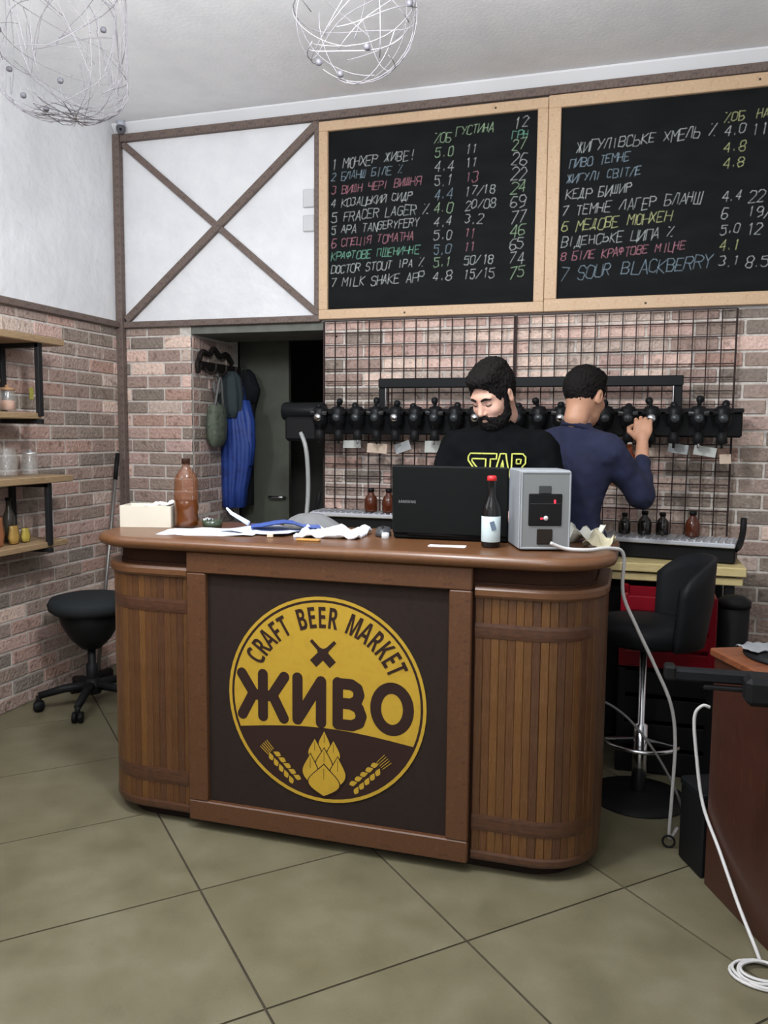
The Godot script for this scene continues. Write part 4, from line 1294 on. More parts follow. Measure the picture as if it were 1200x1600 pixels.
	# crumpled papers right of the tower
	solo("crumpled_paper", sheet(0.14, 0.1, 0.1, 0.11, 21, 10), mat("tissue", c8(206, 204, 192), 0.9), "crumpled white paper lying right of the grey computer", "paper", Vector3(-0.165, y, -2.95), 0.3)
	solo("crumpled_paper", sheet(0.1, 0.06, 0.07, 0.12, 26, 9), mat("tissue2", c8(196, 188, 160), 0.9), "crumpled yellowish paper at the counter's right edge", "paper", Vector3(-0.1, y, -2.83), -0.2)
	# white cable over the edge of the counter
	solo("power_cable", tube(curve([Vector3(-0.245, y + 0.03, -2.64), Vector3(-0.2, y + 0.012, -2.66), Vector3(-0.13, y + 0.008, -2.68), Vector3(-0.06, y + 0.008, -2.75), Vector3(-0.02, y - 0.02, -2.8), Vector3(-0.018, 0.9, -2.84), Vector3(0.03, 0.78, -2.88), Vector3(0.095, 0.64, -2.92), Vector3(0.155, 0.5, -2.94), Vector3(0.175, 0.36, -2.95), Vector3(0.172, 0.16, -2.95), Vector3(0.17, 0.008, -2.96), Vector3(0.2, 0.006, -3.05)], 6), 0.0062, 8), mat("cable_white", c8(196, 194, 192), 0.5), "thick white power cable hanging from the grey computer to the floor", "cable")

# ---------------------------------------------------------------- people
func hand_mesh(curl: float, side: float) -> ArrayMesh:
	# wrist at the origin, fingers along +y, palm towards +z, thumb towards side * x
	var f := Field.new(Vector3(-0.09, -0.03, -0.05), Vector3(0.09, 0.2, 0.12), 0.0038)
	f.cap(Vector3(0, -0.03, 0), Vector3(0, 0.01, 0), 0.026, 0.024, 0.01)
	f.ell(Vector3(0, 0.052, 0), Vector3(0.042, 0.052, 0.016), 0.02)
	f.ell(Vector3(side * 0.026, 0.03, 0.009), Vector3(0.016, 0.028, 0.013), 0.012)
	var lens := [0.062, 0.074, 0.07, 0.054]
	for i in 4:
		var x := side * (0.031 - i * 0.0205)
		var p := Vector3(x, 0.09 - 0.006 * absf(i - 1.2), 0.0)
		var a := 0.15 + curl * 0.4
		var r := 0.0095
		f.cap(Vector3(x * 0.8, 0.05, 0), p, 0.011, r, 0.006)
		for s in 3:
			var l: float = lens[i] * [0.44, 0.31, 0.25][s]
			var q := p + Vector3(x * 0.06, cos(a), sin(a)) * l
			f.cap(p, q, r, r * 0.9, 0.003)
			p = q
			r *= 0.9
			a += curl * 0.85
	var t0 := Vector3(side * 0.03, 0.02, 0.008)
	var t1 := Vector3(side * 0.058, 0.048, 0.018)
	var t2 := Vector3(side * 0.06, 0.075, 0.03 + curl * 0.01)
	var t3 := Vector3(side * (0.056 - curl * 0.012), 0.094, 0.04 + curl * 0.012)
	f.cap(t0, t1, 0.014, 0.0115, 0.008)
	f.cap(t1, t2, 0.0115, 0.0105, 0.003)
	f.cap(t2, t3, 0.0105, 0.0085, 0.003)
	var st := begin(true)
	f.mesh(st)
	return done(st)

func head_field(cell := 0.0042) -> Field:
	var f := Field.new(Vector3(-0.11, -0.19, -0.13), Vector3(0.11, 0.14, 0.14), cell)
	f.ell(Vector3(0, 0.022, -0.012), Vector3(0.076, 0.094, 0.096), 0.0)
	f.ell(Vector3(0, -0.04, 0.03), Vector3(0.06, 0.082, 0.064), 0.03)
	f.ell(Vector3(0, -0.088, 0.04), Vector3(0.044, 0.034, 0.048), 0.025)
	f.ell(Vector3(0, -0.108, 0.072), Vector3(0.02, 0.014, 0.016), 0.015)
	f.ell(Vector3(0, 0.02, 0.076), Vector3(0.05, 0.011, 0.018), 0.018)
	for s in [-1, 1]:
		f.ell(Vector3(s * 0.038, -0.034, 0.062), Vector3(0.022, 0.02, 0.022), 0.02)
		f.ell(Vector3(s * 0.031, -0.002, 0.097), Vector3(0.018, 0.011, 0.014), 0.012, true)
		f.ell(Vector3(s * 0.031, -0.003, 0.076), Vector3(0.0145, 0.0115, 0.0125), 0.004)
		f.ell(Vector3(s * 0.0785, -0.012, -0.006), Vector3(0.009, 0.032, 0.019), 0.008, false, Basis(Vector3.UP, s * 0.35))
		f.ell(Vector3(s * 0.088, -0.008, 0.0), Vector3(0.006, 0.016, 0.009), 0.006, true)
	f.cap(Vector3(0, 0.008, 0.086), Vector3(0, -0.036, 0.107), 0.008, 0.0115, 0.012)
	for s in [-1, 1]:
		f.ell(Vector3(s * 0.012, -0.041, 0.096), Vector3(0.008, 0.007, 0.009), 0.006)
	f.ell(Vector3(0, -0.064, 0.09), Vector3(0.023, 0.006, 0.009), 0.008)
	f.ell(Vector3(0, -0.077, 0.088), Vector3(0.02, 0.0065, 0.009), 0.008)
	f.cap(Vector3(0, -0.05, -0.028), Vector3(0, -0.115, -0.035), 0.054, 0.052, 0.03)
	return f

func fuzz(freq: float, seed_: int) -> FastNoiseLite:
	var n := FastNoiseLite.new()
	n.frequency = freq
	n.seed = seed_
	n.fractal_octaves = 2
	return n

# joints: a dictionary of points in the figure's own axes (it faces +z); returns the figure and its shirt field
func figure(t: Node3D, j: Dictionary, sleeve: float, skin: Material, shirt: Material, trousers: Material, head_xf: Transform3D, hands: Array) -> Field:
	# the body, head and hands: one surface
	var f := Field.new(Vector3(-0.5, -0.02, -0.32), Vector3(0.5, 1.62, 0.55), 0.0125)
	var torso := func(fl: Field, e: float) -> void:
		fl.cap(Vector3(-0.075, 0.95, 0), Vector3(0.075, 0.95, 0), 0.105 + e, 0.105 + e, 0.0)
		fl.ell(j.waist, Vector3(0.148 + e, 0.17, 0.1 + e), 0.05)
		fl.ell(j.chest, Vector3(0.172 + e, 0.175, 0.113 + e), 0.05)
		fl.cap(j.shoulder_r.lerp(j.shoulder_l, 0.1), j.shoulder_r.lerp(j.shoulder_l, 0.9), 0.056 + e, 0.056 + e, 0.05)
		fl.cap(j.shoulder_r.lerp(j.neck, 0.25), j.neck, 0.05 + e, 0.05 + e, 0.04)
		fl.cap(j.shoulder_l.lerp(j.neck, 0.25), j.neck, 0.05 + e, 0.05 + e, 0.04)
	torso.call(f, -0.012)
	f.cap(j.neck, j.skull, 0.054, 0.052, 0.03)
	for s in ["r", "l"]:
		f.cap(j["shoulder_" + s], j["elbow_" + s], 0.05, 0.04, 0.03)
		f.cap(j["elbow_" + s], j["wrist_" + s], 0.04, 0.027, 0.012)
		f.cap(j["hip_" + s], j["knee_" + s], 0.08, 0.055, 0.03)
		f.cap(j["knee_" + s], j["ankle_" + s], 0.054, 0.035, 0.015)
	var b0 := begin(true)
	f.mesh(b0)
	var bodym := done(b0)
	var hf := head_field()
	var h0 := begin(true)
	hf.mesh(h0)
	var headm := done(h0)
	var st := SurfaceTool.new()
	st.begin(Mesh.PRIMITIVE_TRIANGLES)
	st.append_from(bodym, 0, Transform3D.IDENTITY)
	st.append_from(headm, 0, head_xf)
	for h in hands:
		st.append_from(hand_mesh(h[1], h[2]), 0, h[0])
	part(t, "body", st.commit(), skin)
	# clothes follow the body
	var sf := Field.new(Vector3(-0.5, 0.78, -0.32), Vector3(0.5, 1.56, 0.55), 0.0125)
	torso.call(sf, 0.008)
	sf.cap(j.neck, j.neck.lerp(j.skull, 0.22), 0.064, 0.061, 0.02)
	for s in ["r", "l"]:
		var el: Vector3 = j["elbow_" + s]
		var wr: Vector3 = j["wrist_" + s]
		var sh: Vector3 = j["shoulder_" + s]
		if sleeve <= 1.0: sf.cap(sh, sh.lerp(el, sleeve), 0.064, 0.058, 0.03)
		else:
			sf.cap(sh, el, 0.065, 0.055, 0.03)
			sf.cap(el, el.lerp(wr, sleeve - 1.0), 0.055, 0.042, 0.03)
	sf.clip(Vector3(0, -1, 0), -0.86)
	var ss := begin(true)
	sf.mesh(ss, fuzz(9.0, 5), 0.009)
	part(t, "shirt", done(ss), shirt)
	var tf := Field.new(Vector3(-0.3, 0.02, -0.25), Vector3(0.3, 1.02, 0.3), 0.0125)
	tf.cap(Vector3(-0.075, 0.94, 0), Vector3(0.075, 0.94, 0), 0.106, 0.106, 0.0)
	for s in ["r", "l"]:
		tf.cap(j["hip_" + s], j["knee_" + s], 0.092, 0.07, 0.03)
		tf.cap(j["knee_" + s], j["ankle_" + s] + Vector3(0, 0.02, 0), 0.07, 0.058, 0.02)
	tf.clip(Vector3(0, -1, 0), -0.07)
	var ts := begin(true)
	tf.mesh(ts)
	part(t, "trousers", done(ts), trousers)
	for s in ["r", "l"]:
		var an: Vector3 = j["ankle_" + s]
		var shf := Field.new(an + Vector3(-0.08, -0.12, -0.12), an + Vector3(0.08, 0.08, 0.24), 0.009)
		shf.cap(Vector3(an.x, 0.05, an.z - 0.02), Vector3(an.x, 0.042, an.z + 0.15), 0.046, 0.04, 0.02)
		shf.cap(Vector3(an.x, 0.05, an.z - 0.01), Vector3(an.x, 0.1, an.z), 0.046, 0.046, 0.02)
		shf.clip(Vector3(0, -1, 0), -0.003)
		var sst := begin(true)
		shf.mesh(sst)
		part(t, "shoe", done(sst), mat("shoe_black", c8(26, 26, 28), 0.5))
	return sf

func people() -> void:
	var skin := tmat("skin", tex("skint", [c8(196, 150, 128), c8(206, 160, 138), c8(212, 168, 146)], 64, 0.04, 26, 0.04), Vector3(5, 5, 5), 0.55)
	var skin2 := tmat("skin2", tex("skint2", [c8(178, 130, 104), c8(188, 140, 112), c8(194, 146, 118)], 64, 0.04, 27, 0.04), Vector3(5, 5, 5), 0.55)
	var hair := tmat("hair", tex("hairt", [c8(17, 16, 15), c8(28, 25, 24), c8(21, 19, 18)], 64, 0.08, 28, 0.15), Vector3(12, 12, 12), 0.75)
	hair.metallic_specular = 0.2
	var tee := tmat("tee_black", tex("teet", [c8(13, 14, 15), c8(17, 18, 20)], 64, 0.05, 29, 0.1), Vector3(6, 6, 6), 0.95)
	tee.metallic_specular = 0.15
	var navy := tmat("navy", tex("navyt", [c8(18, 22, 46), c8(25, 30, 60), c8(21, 26, 52)], 64, 0.05, 31, 0.1), Vector3(5, 5, 5), 0.9)
	var jeans := tmat("jeans", tex("jeanst", [c8(30, 33, 42), c8(38, 42, 52)], 64, 0.08, 32, 0.1), Vector3(6, 6, 6), 0.9)
	# ---- first barman, bowed over the laptop
	var at := Vector3(-0.53, 0, -3.36)
	var t := thing("person", "bearded person in a black printed shirt bowed over the laptop", "person", at, -0.05, "people behind the counter")
	var j := {waist = Vector3(0, 1.1, 0.0), chest = Vector3(0, 1.27, 0.015), neck = Vector3(0, 1.425, 0.03), skull = Vector3(0, 1.54, 0.075),
		shoulder_r = Vector3(-0.185, 1.37, 0.02), shoulder_l = Vector3(0.185, 1.37, 0.02), elbow_r = Vector3(-0.25, 1.13, 0.07), elbow_l = Vector3(0.25, 1.13, 0.07),
		wrist_r = Vector3(-0.13, 1.125, 0.29), wrist_l = Vector3(0.13, 1.125, 0.29), hip_r = Vector3(-0.085, 0.92, 0), hip_l = Vector3(0.085, 0.92, 0),
		knee_r = Vector3(-0.1, 0.5, 0.02), knee_l = Vector3(0.1, 0.5, 0.02), ankle_r = Vector3(-0.11, 0.1, -0.01), ankle_l = Vector3(0.11, 0.1, -0.01)}
	var hb := Basis(Vector3.UP, -0.42) * Basis(Vector3.RIGHT, 0.5)
	var hx := Transform3D(hb, Vector3(-0.012, 1.592, 0.088))
	var hands := []
	for s in [-1, 1]:
		var w: Vector3 = j.wrist_r if s < 0 else j.wrist_l
		var d := Vector3(-s * 0.35, 0.0, 0.93).normalized()
		var z := Vector3(0, -1, 0)
		hands.append([Transform3D(Basis(d.cross(z), d, z), w + d * 0.01), 0.25, -float(s) * signf(d.cross(z).x)])
	var sf := figure(t, j, 0.92, skin, tee, jeans, hx, hands)
	# head hair, beard, brows
	var hn := joint(t, "head_hair", hx.origin)
	hn.basis = hx.basis
	var f := Field.new(Vector3(-0.12, -0.12, -0.14), Vector3(0.12, 0.16, 0.14), 0.0055)
	f.ell(Vector3(0, 0.03, -0.014), Vector3(0.084, 0.1, 0.104), 0.0)
	f.ell(Vector3(0.0, 0.088, 0.045), Vector3(0.062, 0.033, 0.055), 0.03)
	f.ell(Vector3(0.0, 0.1, -0.03), Vector3(0.06, 0.034, 0.06), 0.03)
	f.ell(Vector3(0, -0.035, 0.1), Vector3(0.066, 0.1, 0.085), 0.015, true)
	for s in [-1, 1]: f.ell(Vector3(s * 0.085, -0.03, 0.0), Vector3(0.03, 0.045, 0.03), 0.01, true)
	f.clip(Vector3(0, -1, 0.25), 0.062)
	var hs := begin(true)
	f.mesh(hs, fuzz(70.0, 3), 0.006)
	part(hn, "hair", done(hs), hair)
	var bf := Field.new(Vector3(-0.1, -0.16, -0.06), Vector3(0.1, 0.06, 0.14), 0.0045)
	bf.ell(Vector3(0, -0.088, 0.036), Vector3(0.063, 0.056, 0.064), 0.0)
	bf.ell(Vector3(0, -0.02, 0.09), Vector3(0.07, 0.042, 0.09), 0.012, true)
	bf.ell(Vector3(0, -0.071, 0.105), Vector3(0.02, 0.008, 0.016), 0.006, true)
	for s in [-1, 1]:
		bf.cap(Vector3(s * 0.073, 0.02, 0.018), Vector3(s * 0.06, -0.075, 0.02), 0.011, 0.016, 0.02)
		bf.cap(Vector3(s * 0.004, -0.055, 0.103), Vector3(s * 0.028, -0.068, 0.09), 0.007, 0.007, 0.008)
	var bs := begin(true)
	bf.mesh(bs, fuzz(80.0, 4), 0.005)
	part(hn, "beard", done(bs), hair)
	for s in [-1, 1]:
		part(hn, "eyebrow", tube(curve([Vector3(s * 0.013, 0.014, 0.098), Vector3(s * 0.03, 0.02, 0.095), Vector3(s * 0.05, 0.012, 0.08)], 5), [0.004, 0.004, 0.0045, 0.005, 0.005, 0.005, 0.005, 0.004, 0.003, 0.002, 0.001], 6), hair)
		part(hn, "eyelashes", tube(curve([Vector3(s * 0.018, -0.009, 0.086), Vector3(s * 0.031, -0.012, 0.0885), Vector3(s * 0.044, -0.008, 0.081)], 4), 0.0016, 5), hair)
	# printed word on the chest, laid on the shirt's surface
	var unit := 0.0565
	var strokes := [
		[[1.25, 1], [0.45, 1], [0.3, 0.87], [0.3, 0.7], [0.75, 0.37], [0.75, 0.25], [-0.15, 0.25], [-0.15, 0], [0.9, 0], [1.05, 0.17], [1.05, 0.37], [0.6, 0.68], [0.62, 0.77], [1.25, 0.77]],
		[[1.25, 1], [2.4, 1], [2.4, 0.77], [1.98, 0.77], [1.98, 0], [1.65, 0], [1.65, 0.77], [1.25, 0.77]],
		[[2.28, 0], [2.66, 1], [3.02, 1], [3.38, 0], [3.06, 0], [2.99, 0.2], [2.68, 0.2], [2.6, 0], [2.28, 0]], [[2.75, 0.42], [2.92, 0.42], [2.835, 0.72], [2.75, 0.42]],
		[[3.45, 0], [3.45, 1], [4.15, 1], [4.35, 0.87], [4.35, 0.6], [4.15, 0.45], [4.3, 0.25], [4.8, 0.25], [4.8, 0], [4.15, 0], [3.8, 0.35], [3.76, 0.35], [3.76, 0], [3.45, 0]], [[3.76, 0.58], [4.02, 0.58], [4.05, 0.77], [3.76, 0.77], [3.76, 0.58]]]
	var ps := begin(true)
	for sk in strokes:
		var pts := []
		for i in sk.size():
			var p := Vector2(sk[i][0], sk[i][1])
			if i > 0:
				var q := Vector2(sk[i - 1][0], sk[i - 1][1])
				var n := int(p.distance_to(q) / 0.25) + 1
				for k in range(1, n):
					pts.append(q.lerp(p, float(k) / n))
			pts.append(p)
		var out := []
		for p in pts:
			var x: float = (p.x - 2.3) * unit + 0.012
			var y: float = 1.262 + p.y * 0.092
			var z := 0.3
			while z > -0.05 and sf.at(Vector3(x, y, z)) > 0.003: z -= 0.003
			out.append(Vector3(x, y, z + 0.003))
		add_tube(ps, out, 0.0036, 6)
	part(t, "shirt_lettering", done(ps), mat("print_yellow", c8(182, 184, 84), 0.7))
	# ---- second barman, drawing beer at the taps, seen from behind
	var at2 := Vector3(-0.275, 0, -3.66)
	var th := deg_to_rad(157.0)
	var t2 := thing("person", "person in a navy sweater seen from behind, reaching up to a tap", "person", at2, th, "people behind the counter")
	var inv := Transform3D(Basis(Vector3.UP, th), at2).affine_inverse()
	var j2 := j.duplicate()
	j2.waist = Vector3(0, 1.1, 0.0)
	j2.chest = Vector3(-0.01, 1.27, 0.01)
	j2.neck = inv * Vector3(-0.245, 1.425, -3.655)
	j2.skull = inv * Vector3(-0.222, 1.54, -3.67)
	j2.shoulder_r = Vector3(-0.19, 1.36, 0.02)
	j2.shoulder_l = Vector3(0.17, 1.37, 0.0)
	j2.elbow_r = inv * Vector3(0.035, 1.175, -3.68)
	j2.wrist_r = inv * Vector3(0.035, 1.395, -3.86)
	j2.elbow_l = inv * Vector3(-0.36, 1.14, -3.8)
	j2.wrist_l = inv * Vector3(-0.12, 1.22, -3.99)
	var hb2 := Basis(Vector3.UP, deg_to_rad(148.0)) * Basis(Vector3.RIGHT, 0.22)
	var hx2 := inv * Transform3D(hb2, Vector3(-0.212, 1.605, -3.685))
	var hands2 := []
	# right hand up on the lever, back of the hand to the camera
	var d2 := (inv.basis * Vector3(0.0, 0.9, -0.42)).normalized()
	var z2 := (inv.basis * Vector3(0.0, -0.42, -0.9)).normalized()
	hands2.append([Transform3D(Basis(d2.cross(z2), d2, z2), j2.wrist_r + d2 * 0.02), 1.0, signf((d2.cross(z2)).dot(inv.basis * Vector3.LEFT))])
	# left hand holds the bottle
	var d3 := (inv.basis * Vector3(0.95, 0.1, -0.28)).normalized()
	var z3 := (inv.basis * Vector3(-0.25, 0.0, -0.97)).normalized()
	z3 = (z3 - d3 * z3.dot(d3)).normalized()
	hands2.append([Transform3D(Basis(d3.cross(z3), d3, z3), j2.wrist_l + d3 * 0.02), 0.75, signf((d3.cross(z3)).dot(inv.basis * Vector3.UP))])
	figure(t2, j2, 1.6, skin2, navy, jeans, hx2, hands2)
	var hn2 := joint(t2, "head_hair", hx2.origin)
	hn2.basis = hx2.basis
	f = Field.new(Vector3(-0.12, -0.14, -0.14), Vector3(0.12, 0.15, 0.14), 0.0055)
	f.ell(Vector3(0, 0.027, -0.014), Vector3(0.082, 0.1, 0.103), 0.0)
	f.ell(Vector3(0.0, 0.085, 0.03), Vector3(0.062, 0.036, 0.06), 0.03)
	f.ell(Vector3(0, -0.035, 0.1), Vector3(0.068, 0.1, 0.085), 0.015, true)
	for s in [-1, 1]: f.ell(Vector3(s * 0.085, -0.025, 0.0), Vector3(0.028, 0.042, 0.028), 0.01, true)
	f.clip(Vector3(0, -1, 0.3), 0.078)
	hs = begin(true)
	f.mesh(hs, fuzz(80.0, 6), 0.005)
	part(hn2, "hair", done(hs), hair)
	for s in [-1, 1]:
		part(hn2, "eyebrow", tube(curve([Vector3(s * 0.013, 0.014, 0.098), Vector3(s * 0.03, 0.02, 0.095), Vector3(s * 0.05, 0.012, 0.08)], 4), 0.0032, 6), hair)
		part(hn2, "eye", lathe([[0.0, -0.003], [0.008, -0.002], [0.009, 0.001], [0.0, 0.003]], 10), mat("eye_white", c8(220, 216, 210), 0.3), Vector3(s * 0.031, -0.002, 0.0865), Vector3(PI / 2, 0, 0))
	# collar
	var nk: Vector3 = j2.neck
	var nd: Vector3 = (j2.skull - nk).normalized()
	var nx := nd.cross(Vector3(0, 0, 1)).normalized()
	var nz := nx.cross(nd)
	var cr := []
	for i in 25:
		var a := TAU * i / 24
		cr.append(nk + nd * (0.032 + 0.012 * cos(a + PI)) + (nx * sin(a) + nz * cos(a)) * 0.063)
	part(t2, "collar", tube(cr, 0.013, 8), navy)

# ---------------------------------------------------------------- left side: shelves, stool, pole
func left_side() -> void:
	var blk := mat("shelf_steel", c8(36, 35, 36), 0.5)
	var wood := tmat("shelf_wood", tex("shelfw", [c8(132, 108, 80), c8(156, 130, 98), c8(144, 118, 88)], 128, 0.02, 34, 0.05), Vector3(16, 16, 3), 0.6)
	for k in 2:
		var top_y: float = [1.868, 1.188][k]
		var low_y: float = [1.5, 0.862][k]
		var pz: float = [-3.345, -3.385][k]
		var t := thing("wall_shelf", ["upper wooden wall shelf in a black steel frame on the left wall", "lower wooden wall shelf in a black steel frame on the left wall"][k], "shelf", Vector3(LEFT, low_y, pz), 0.0, "wall shelves on the left wall")
		var hgt := top_y - low_y
		part(t, "top_board", box(Vector3(0.25, 0.034, 1.9), 0.004), wood, Vector3(0.131, hgt, 0.95 - 0.17))
		part(t, "lower_board", box(Vector3(0.23, 0.03, 1.5), 0.004), wood, Vector3(0.121, 0.0, 0.75 - 0.012 - (0.0 if k == 0 else 0.13)))
		for z in [0.0, 1.35]:
			part(t, "post", box(Vector3(0.024, hgt - 0.017, 0.03), 0.002), blk, Vector3(0.236, hgt / 2 - 0.01, z))
			part(t, "post", box(Vector3(0.024, hgt - 0.017, 0.03), 0.002), blk, Vector3(0.02, hgt / 2 - 0.01, z))
			part(t, "cross_bar", box(Vector3(0.24, 0.022, 0.03), 0.002), blk, Vector3(0.128, hgt - 0.028, z))
			part(t, "cross_bar", box(Vector3(0.24, 0.022, 0.03), 0.002), blk, Vector3(0.128, -0.026, z))
	# jars and packs on the shelves
	var glass := mat("clear_glass", Color(0.85, 0.87, 0.86, 0.07), 0.06)
	glass.transparency = BaseMaterial3D.TRANSPARENCY_ALPHA
	var jar := lathe([[0.0, 0.0], [0.045, 0.0], [0.05, 0.01], [0.05, 0.1], [0.042, 0.125], [0.042, 0.14], [0.038, 0.14], [0.038, 0.12], [0.046, 0.1], [0.046, 0.012], [0.0, 0.012]], 20)
	var lid := lathe([[0.0, 0.138], [0.046, 0.138], [0.046, 0.152], [0.012, 0.158], [0.01, 0.172], [0.0, 0.173]], 18)
	var jars := [[1.517, -3.15, "glass jar on the inner board of the upper shelf, cut by the picture edge", 0], [1.517, -3.26, "short glass jar on the inner board beside the upper shelf post", 1], [1.206, -3.24, "tall clear glass jar on top of the lower shelf, at the picture edge", 0], [1.206, -3.4, "clear glass jar with a bright lid at the end of the lower shelf top", 1]]
	for i in jars.size():
		var q: Array = jars[i]
		var t := thing("glass_jar", q[2], "jar", Vector3(LEFT + 0.12, q[0], q[1]), 0.0, "jars on the wall shelves")
		part(t, "glass", jar, glass)
		if i != 2: part(t, "lid", lid, mat("jar_lid", c8(206, 204, 202), 0.3, 0.6) if i == 3 else mat("wood_lid", c8(160, 124, 88), 0.6))
		if i < 2: part(t, "contents", lathe([[0.0, 0.013], [0.044, 0.013], [0.044, 0.07], [0.0, 0.08]], 16), mat("nuts", c8(196, 152, 128), 0.8))
		if q[3] == 1: t.scale = Vector3(0.8, 0.75, 0.8)
	var packs := [[-3.33, c8(178, 158, 74), 0.07, 0.07, "small yellow snack pack at the end of the lower shelf's inner board"], [-3.25, c8(166, 132, 70), 0.08, 0.09, "ochre snack pack beside the small yellow one"], [-3.15, c8(150, 96, 66), 0.08, 0.14, "reddish snack pack at the picture edge of the lower shelf"]]
	for q in packs:
		var st := begin(true)
		add_lathe(st, [[0.0, 0.0], [q[2] * 0.42, 0.004], [q[2] * 0.55, q[3] * 0.4], [q[2] * 0.4, q[3] * 0.85], [q[2] * 0.42, q[3]], [0.0, q[3]]], 8)
		var o := solo("snack_pack", done(st), mat("pack%d" % int(q[2] * 1000 + q[3] * 100), q[1], 0.4), q[4], "snack pack", Vector3(LEFT + 0.14, 0.878, q[0]), 0.3, "snack packs on the lower shelf")
		o.scale.x = 0.55
	var dkb := thing("shelf_bottle", "dark bottle standing behind the snack packs on the lower shelf", "bottle", Vector3(LEFT + 0.06, 0.878, -3.31))
	part(dkb, "glass", lathe([[0.0, 0.0], [0.026, 0.0], [0.03, 0.006], [0.03, 0.12], [0.012, 0.17], [0.012, 0.21], [0.0, 0.212]], 16), mat("shelf_dark_glass", c8(58, 52, 44), 0.15))
	part(dkb, "cap", lathe([[0.0, 0.205], [0.015, 0.205], [0.015, 0.22], [0.0, 0.221]], 12), mat("cap_black", c8(20, 20, 20), 0.4))
	solo("wall_tag", box(Vector3(0.003, 0.06, 0.03), 0.001), mat("tag_yellow", c8(168, 164, 74), 0.7), "small yellow-green tag on the bricks beside the upper shelf", "tag", Vector3(LEFT + 0.008, 1.62, -3.56))
	# rolling stool
	var sx := Vector3(-2.66, 0, -3.54)
	var t := thing("rolling_stool", "black rolling office stool behind the left end of the counter", "stool", sx, 0.25)
	var pad := mat("stool_pad", c8(38, 41, 43), 0.75)
	var bk := mat("black_plastic", c8(24, 24, 25), 0.5)
	part(t, "seat", lathe([[0.0, 0.5], [0.18, 0.5], [0.205, 0.52], [0.21, 0.55], [0.195, 0.575], [0.14, 0.588], [0.0, 0.59]], 28), pad)
	part(t, "seat_pan", lathe([[0.0, 0.3], [0.05, 0.31], [0.1, 0.36], [0.145, 0.44], [0.16, 0.5], [0.0, 0.501]], 24), bk)
	part(t, "gas_column", lathe([[0.0, 0.1], [0.03, 0.1], [0.03, 0.22], [0.02, 0.225], [0.02, 0.34], [0.0, 0.341]], 16), bk)
	part(t, "hub", lathe([[0.0, 0.07], [0.045, 0.07], [0.05, 0.12], [0.03, 0.15], [0.0, 0.15]], 16), bk)
	for i in 5:
		var a := TAU * i / 5 + 0.2
		var d := Vector3(cos(a), 0, sin(a))
		part(t, "leg", tube([Vector3(0, 0.115, 0), d * 0.14 + Vector3(0, 0.105, 0), d * 0.26 + Vector3(0, 0.08, 0)], [0.026, 0.022, 0.018], 8), bk)
		var c := joint(t, "caster", d * 0.26)
		for s in [-1, 1]:
			part(c, "wheel", tube([Vector3(0, 0.028, 0) + d.cross(Vector3.UP) * s * 0.006, Vector3(0, 0.028, 0) + d.cross(Vector3.UP) * s * 0.024], 0.028, 14), bk)
		part(c, "fork", tube([Vector3(0, 0.045, 0), Vector3(0, 0.08, 0)], 0.014, 8), bk)
	# leaning broom handle
	var pl := thing("broom_handle", "grey metal broom handle leaning in the brick corner behind the counter", "broom", Vector3(-2.87, 0, -3.87))
	var p0 := Vector3(0, 0.06, 0)
	var p1 := Vector3(-0.083, 1.29, -0.35)
	part(pl, "handle", tube([p0, p1], 0.011, 10), mat("handle_steel", c8(130, 126, 122), 0.4, 0.7))
	part(pl, "grip", tube([p0.lerp(p1, 0.88), p1.lerp(p0, -0.005)], 0.0135, 10), bk)
	part(pl, "broom_head", box(Vector3(0.05, 0.06, 0.24), 0.012), bk, Vector3(0.0, 0.031, 0.0))
	# marks on the white wall
	for i in 2:
		solo("wall_plate", box(Vector3(0.07, [0.1, 0.09][i], 0.014), 0.005), mat("plate_grey", c8(196, 196, 198), 0.6), ["pale square wall plate beside the chalkboard, the upper of two", "pale square wall plate beside the chalkboard, the lower of two"][i], "wall plate", Vector3(-1.775, [2.725, 2.59][i], BACK + 0.0075), 0.0, "wall plates")

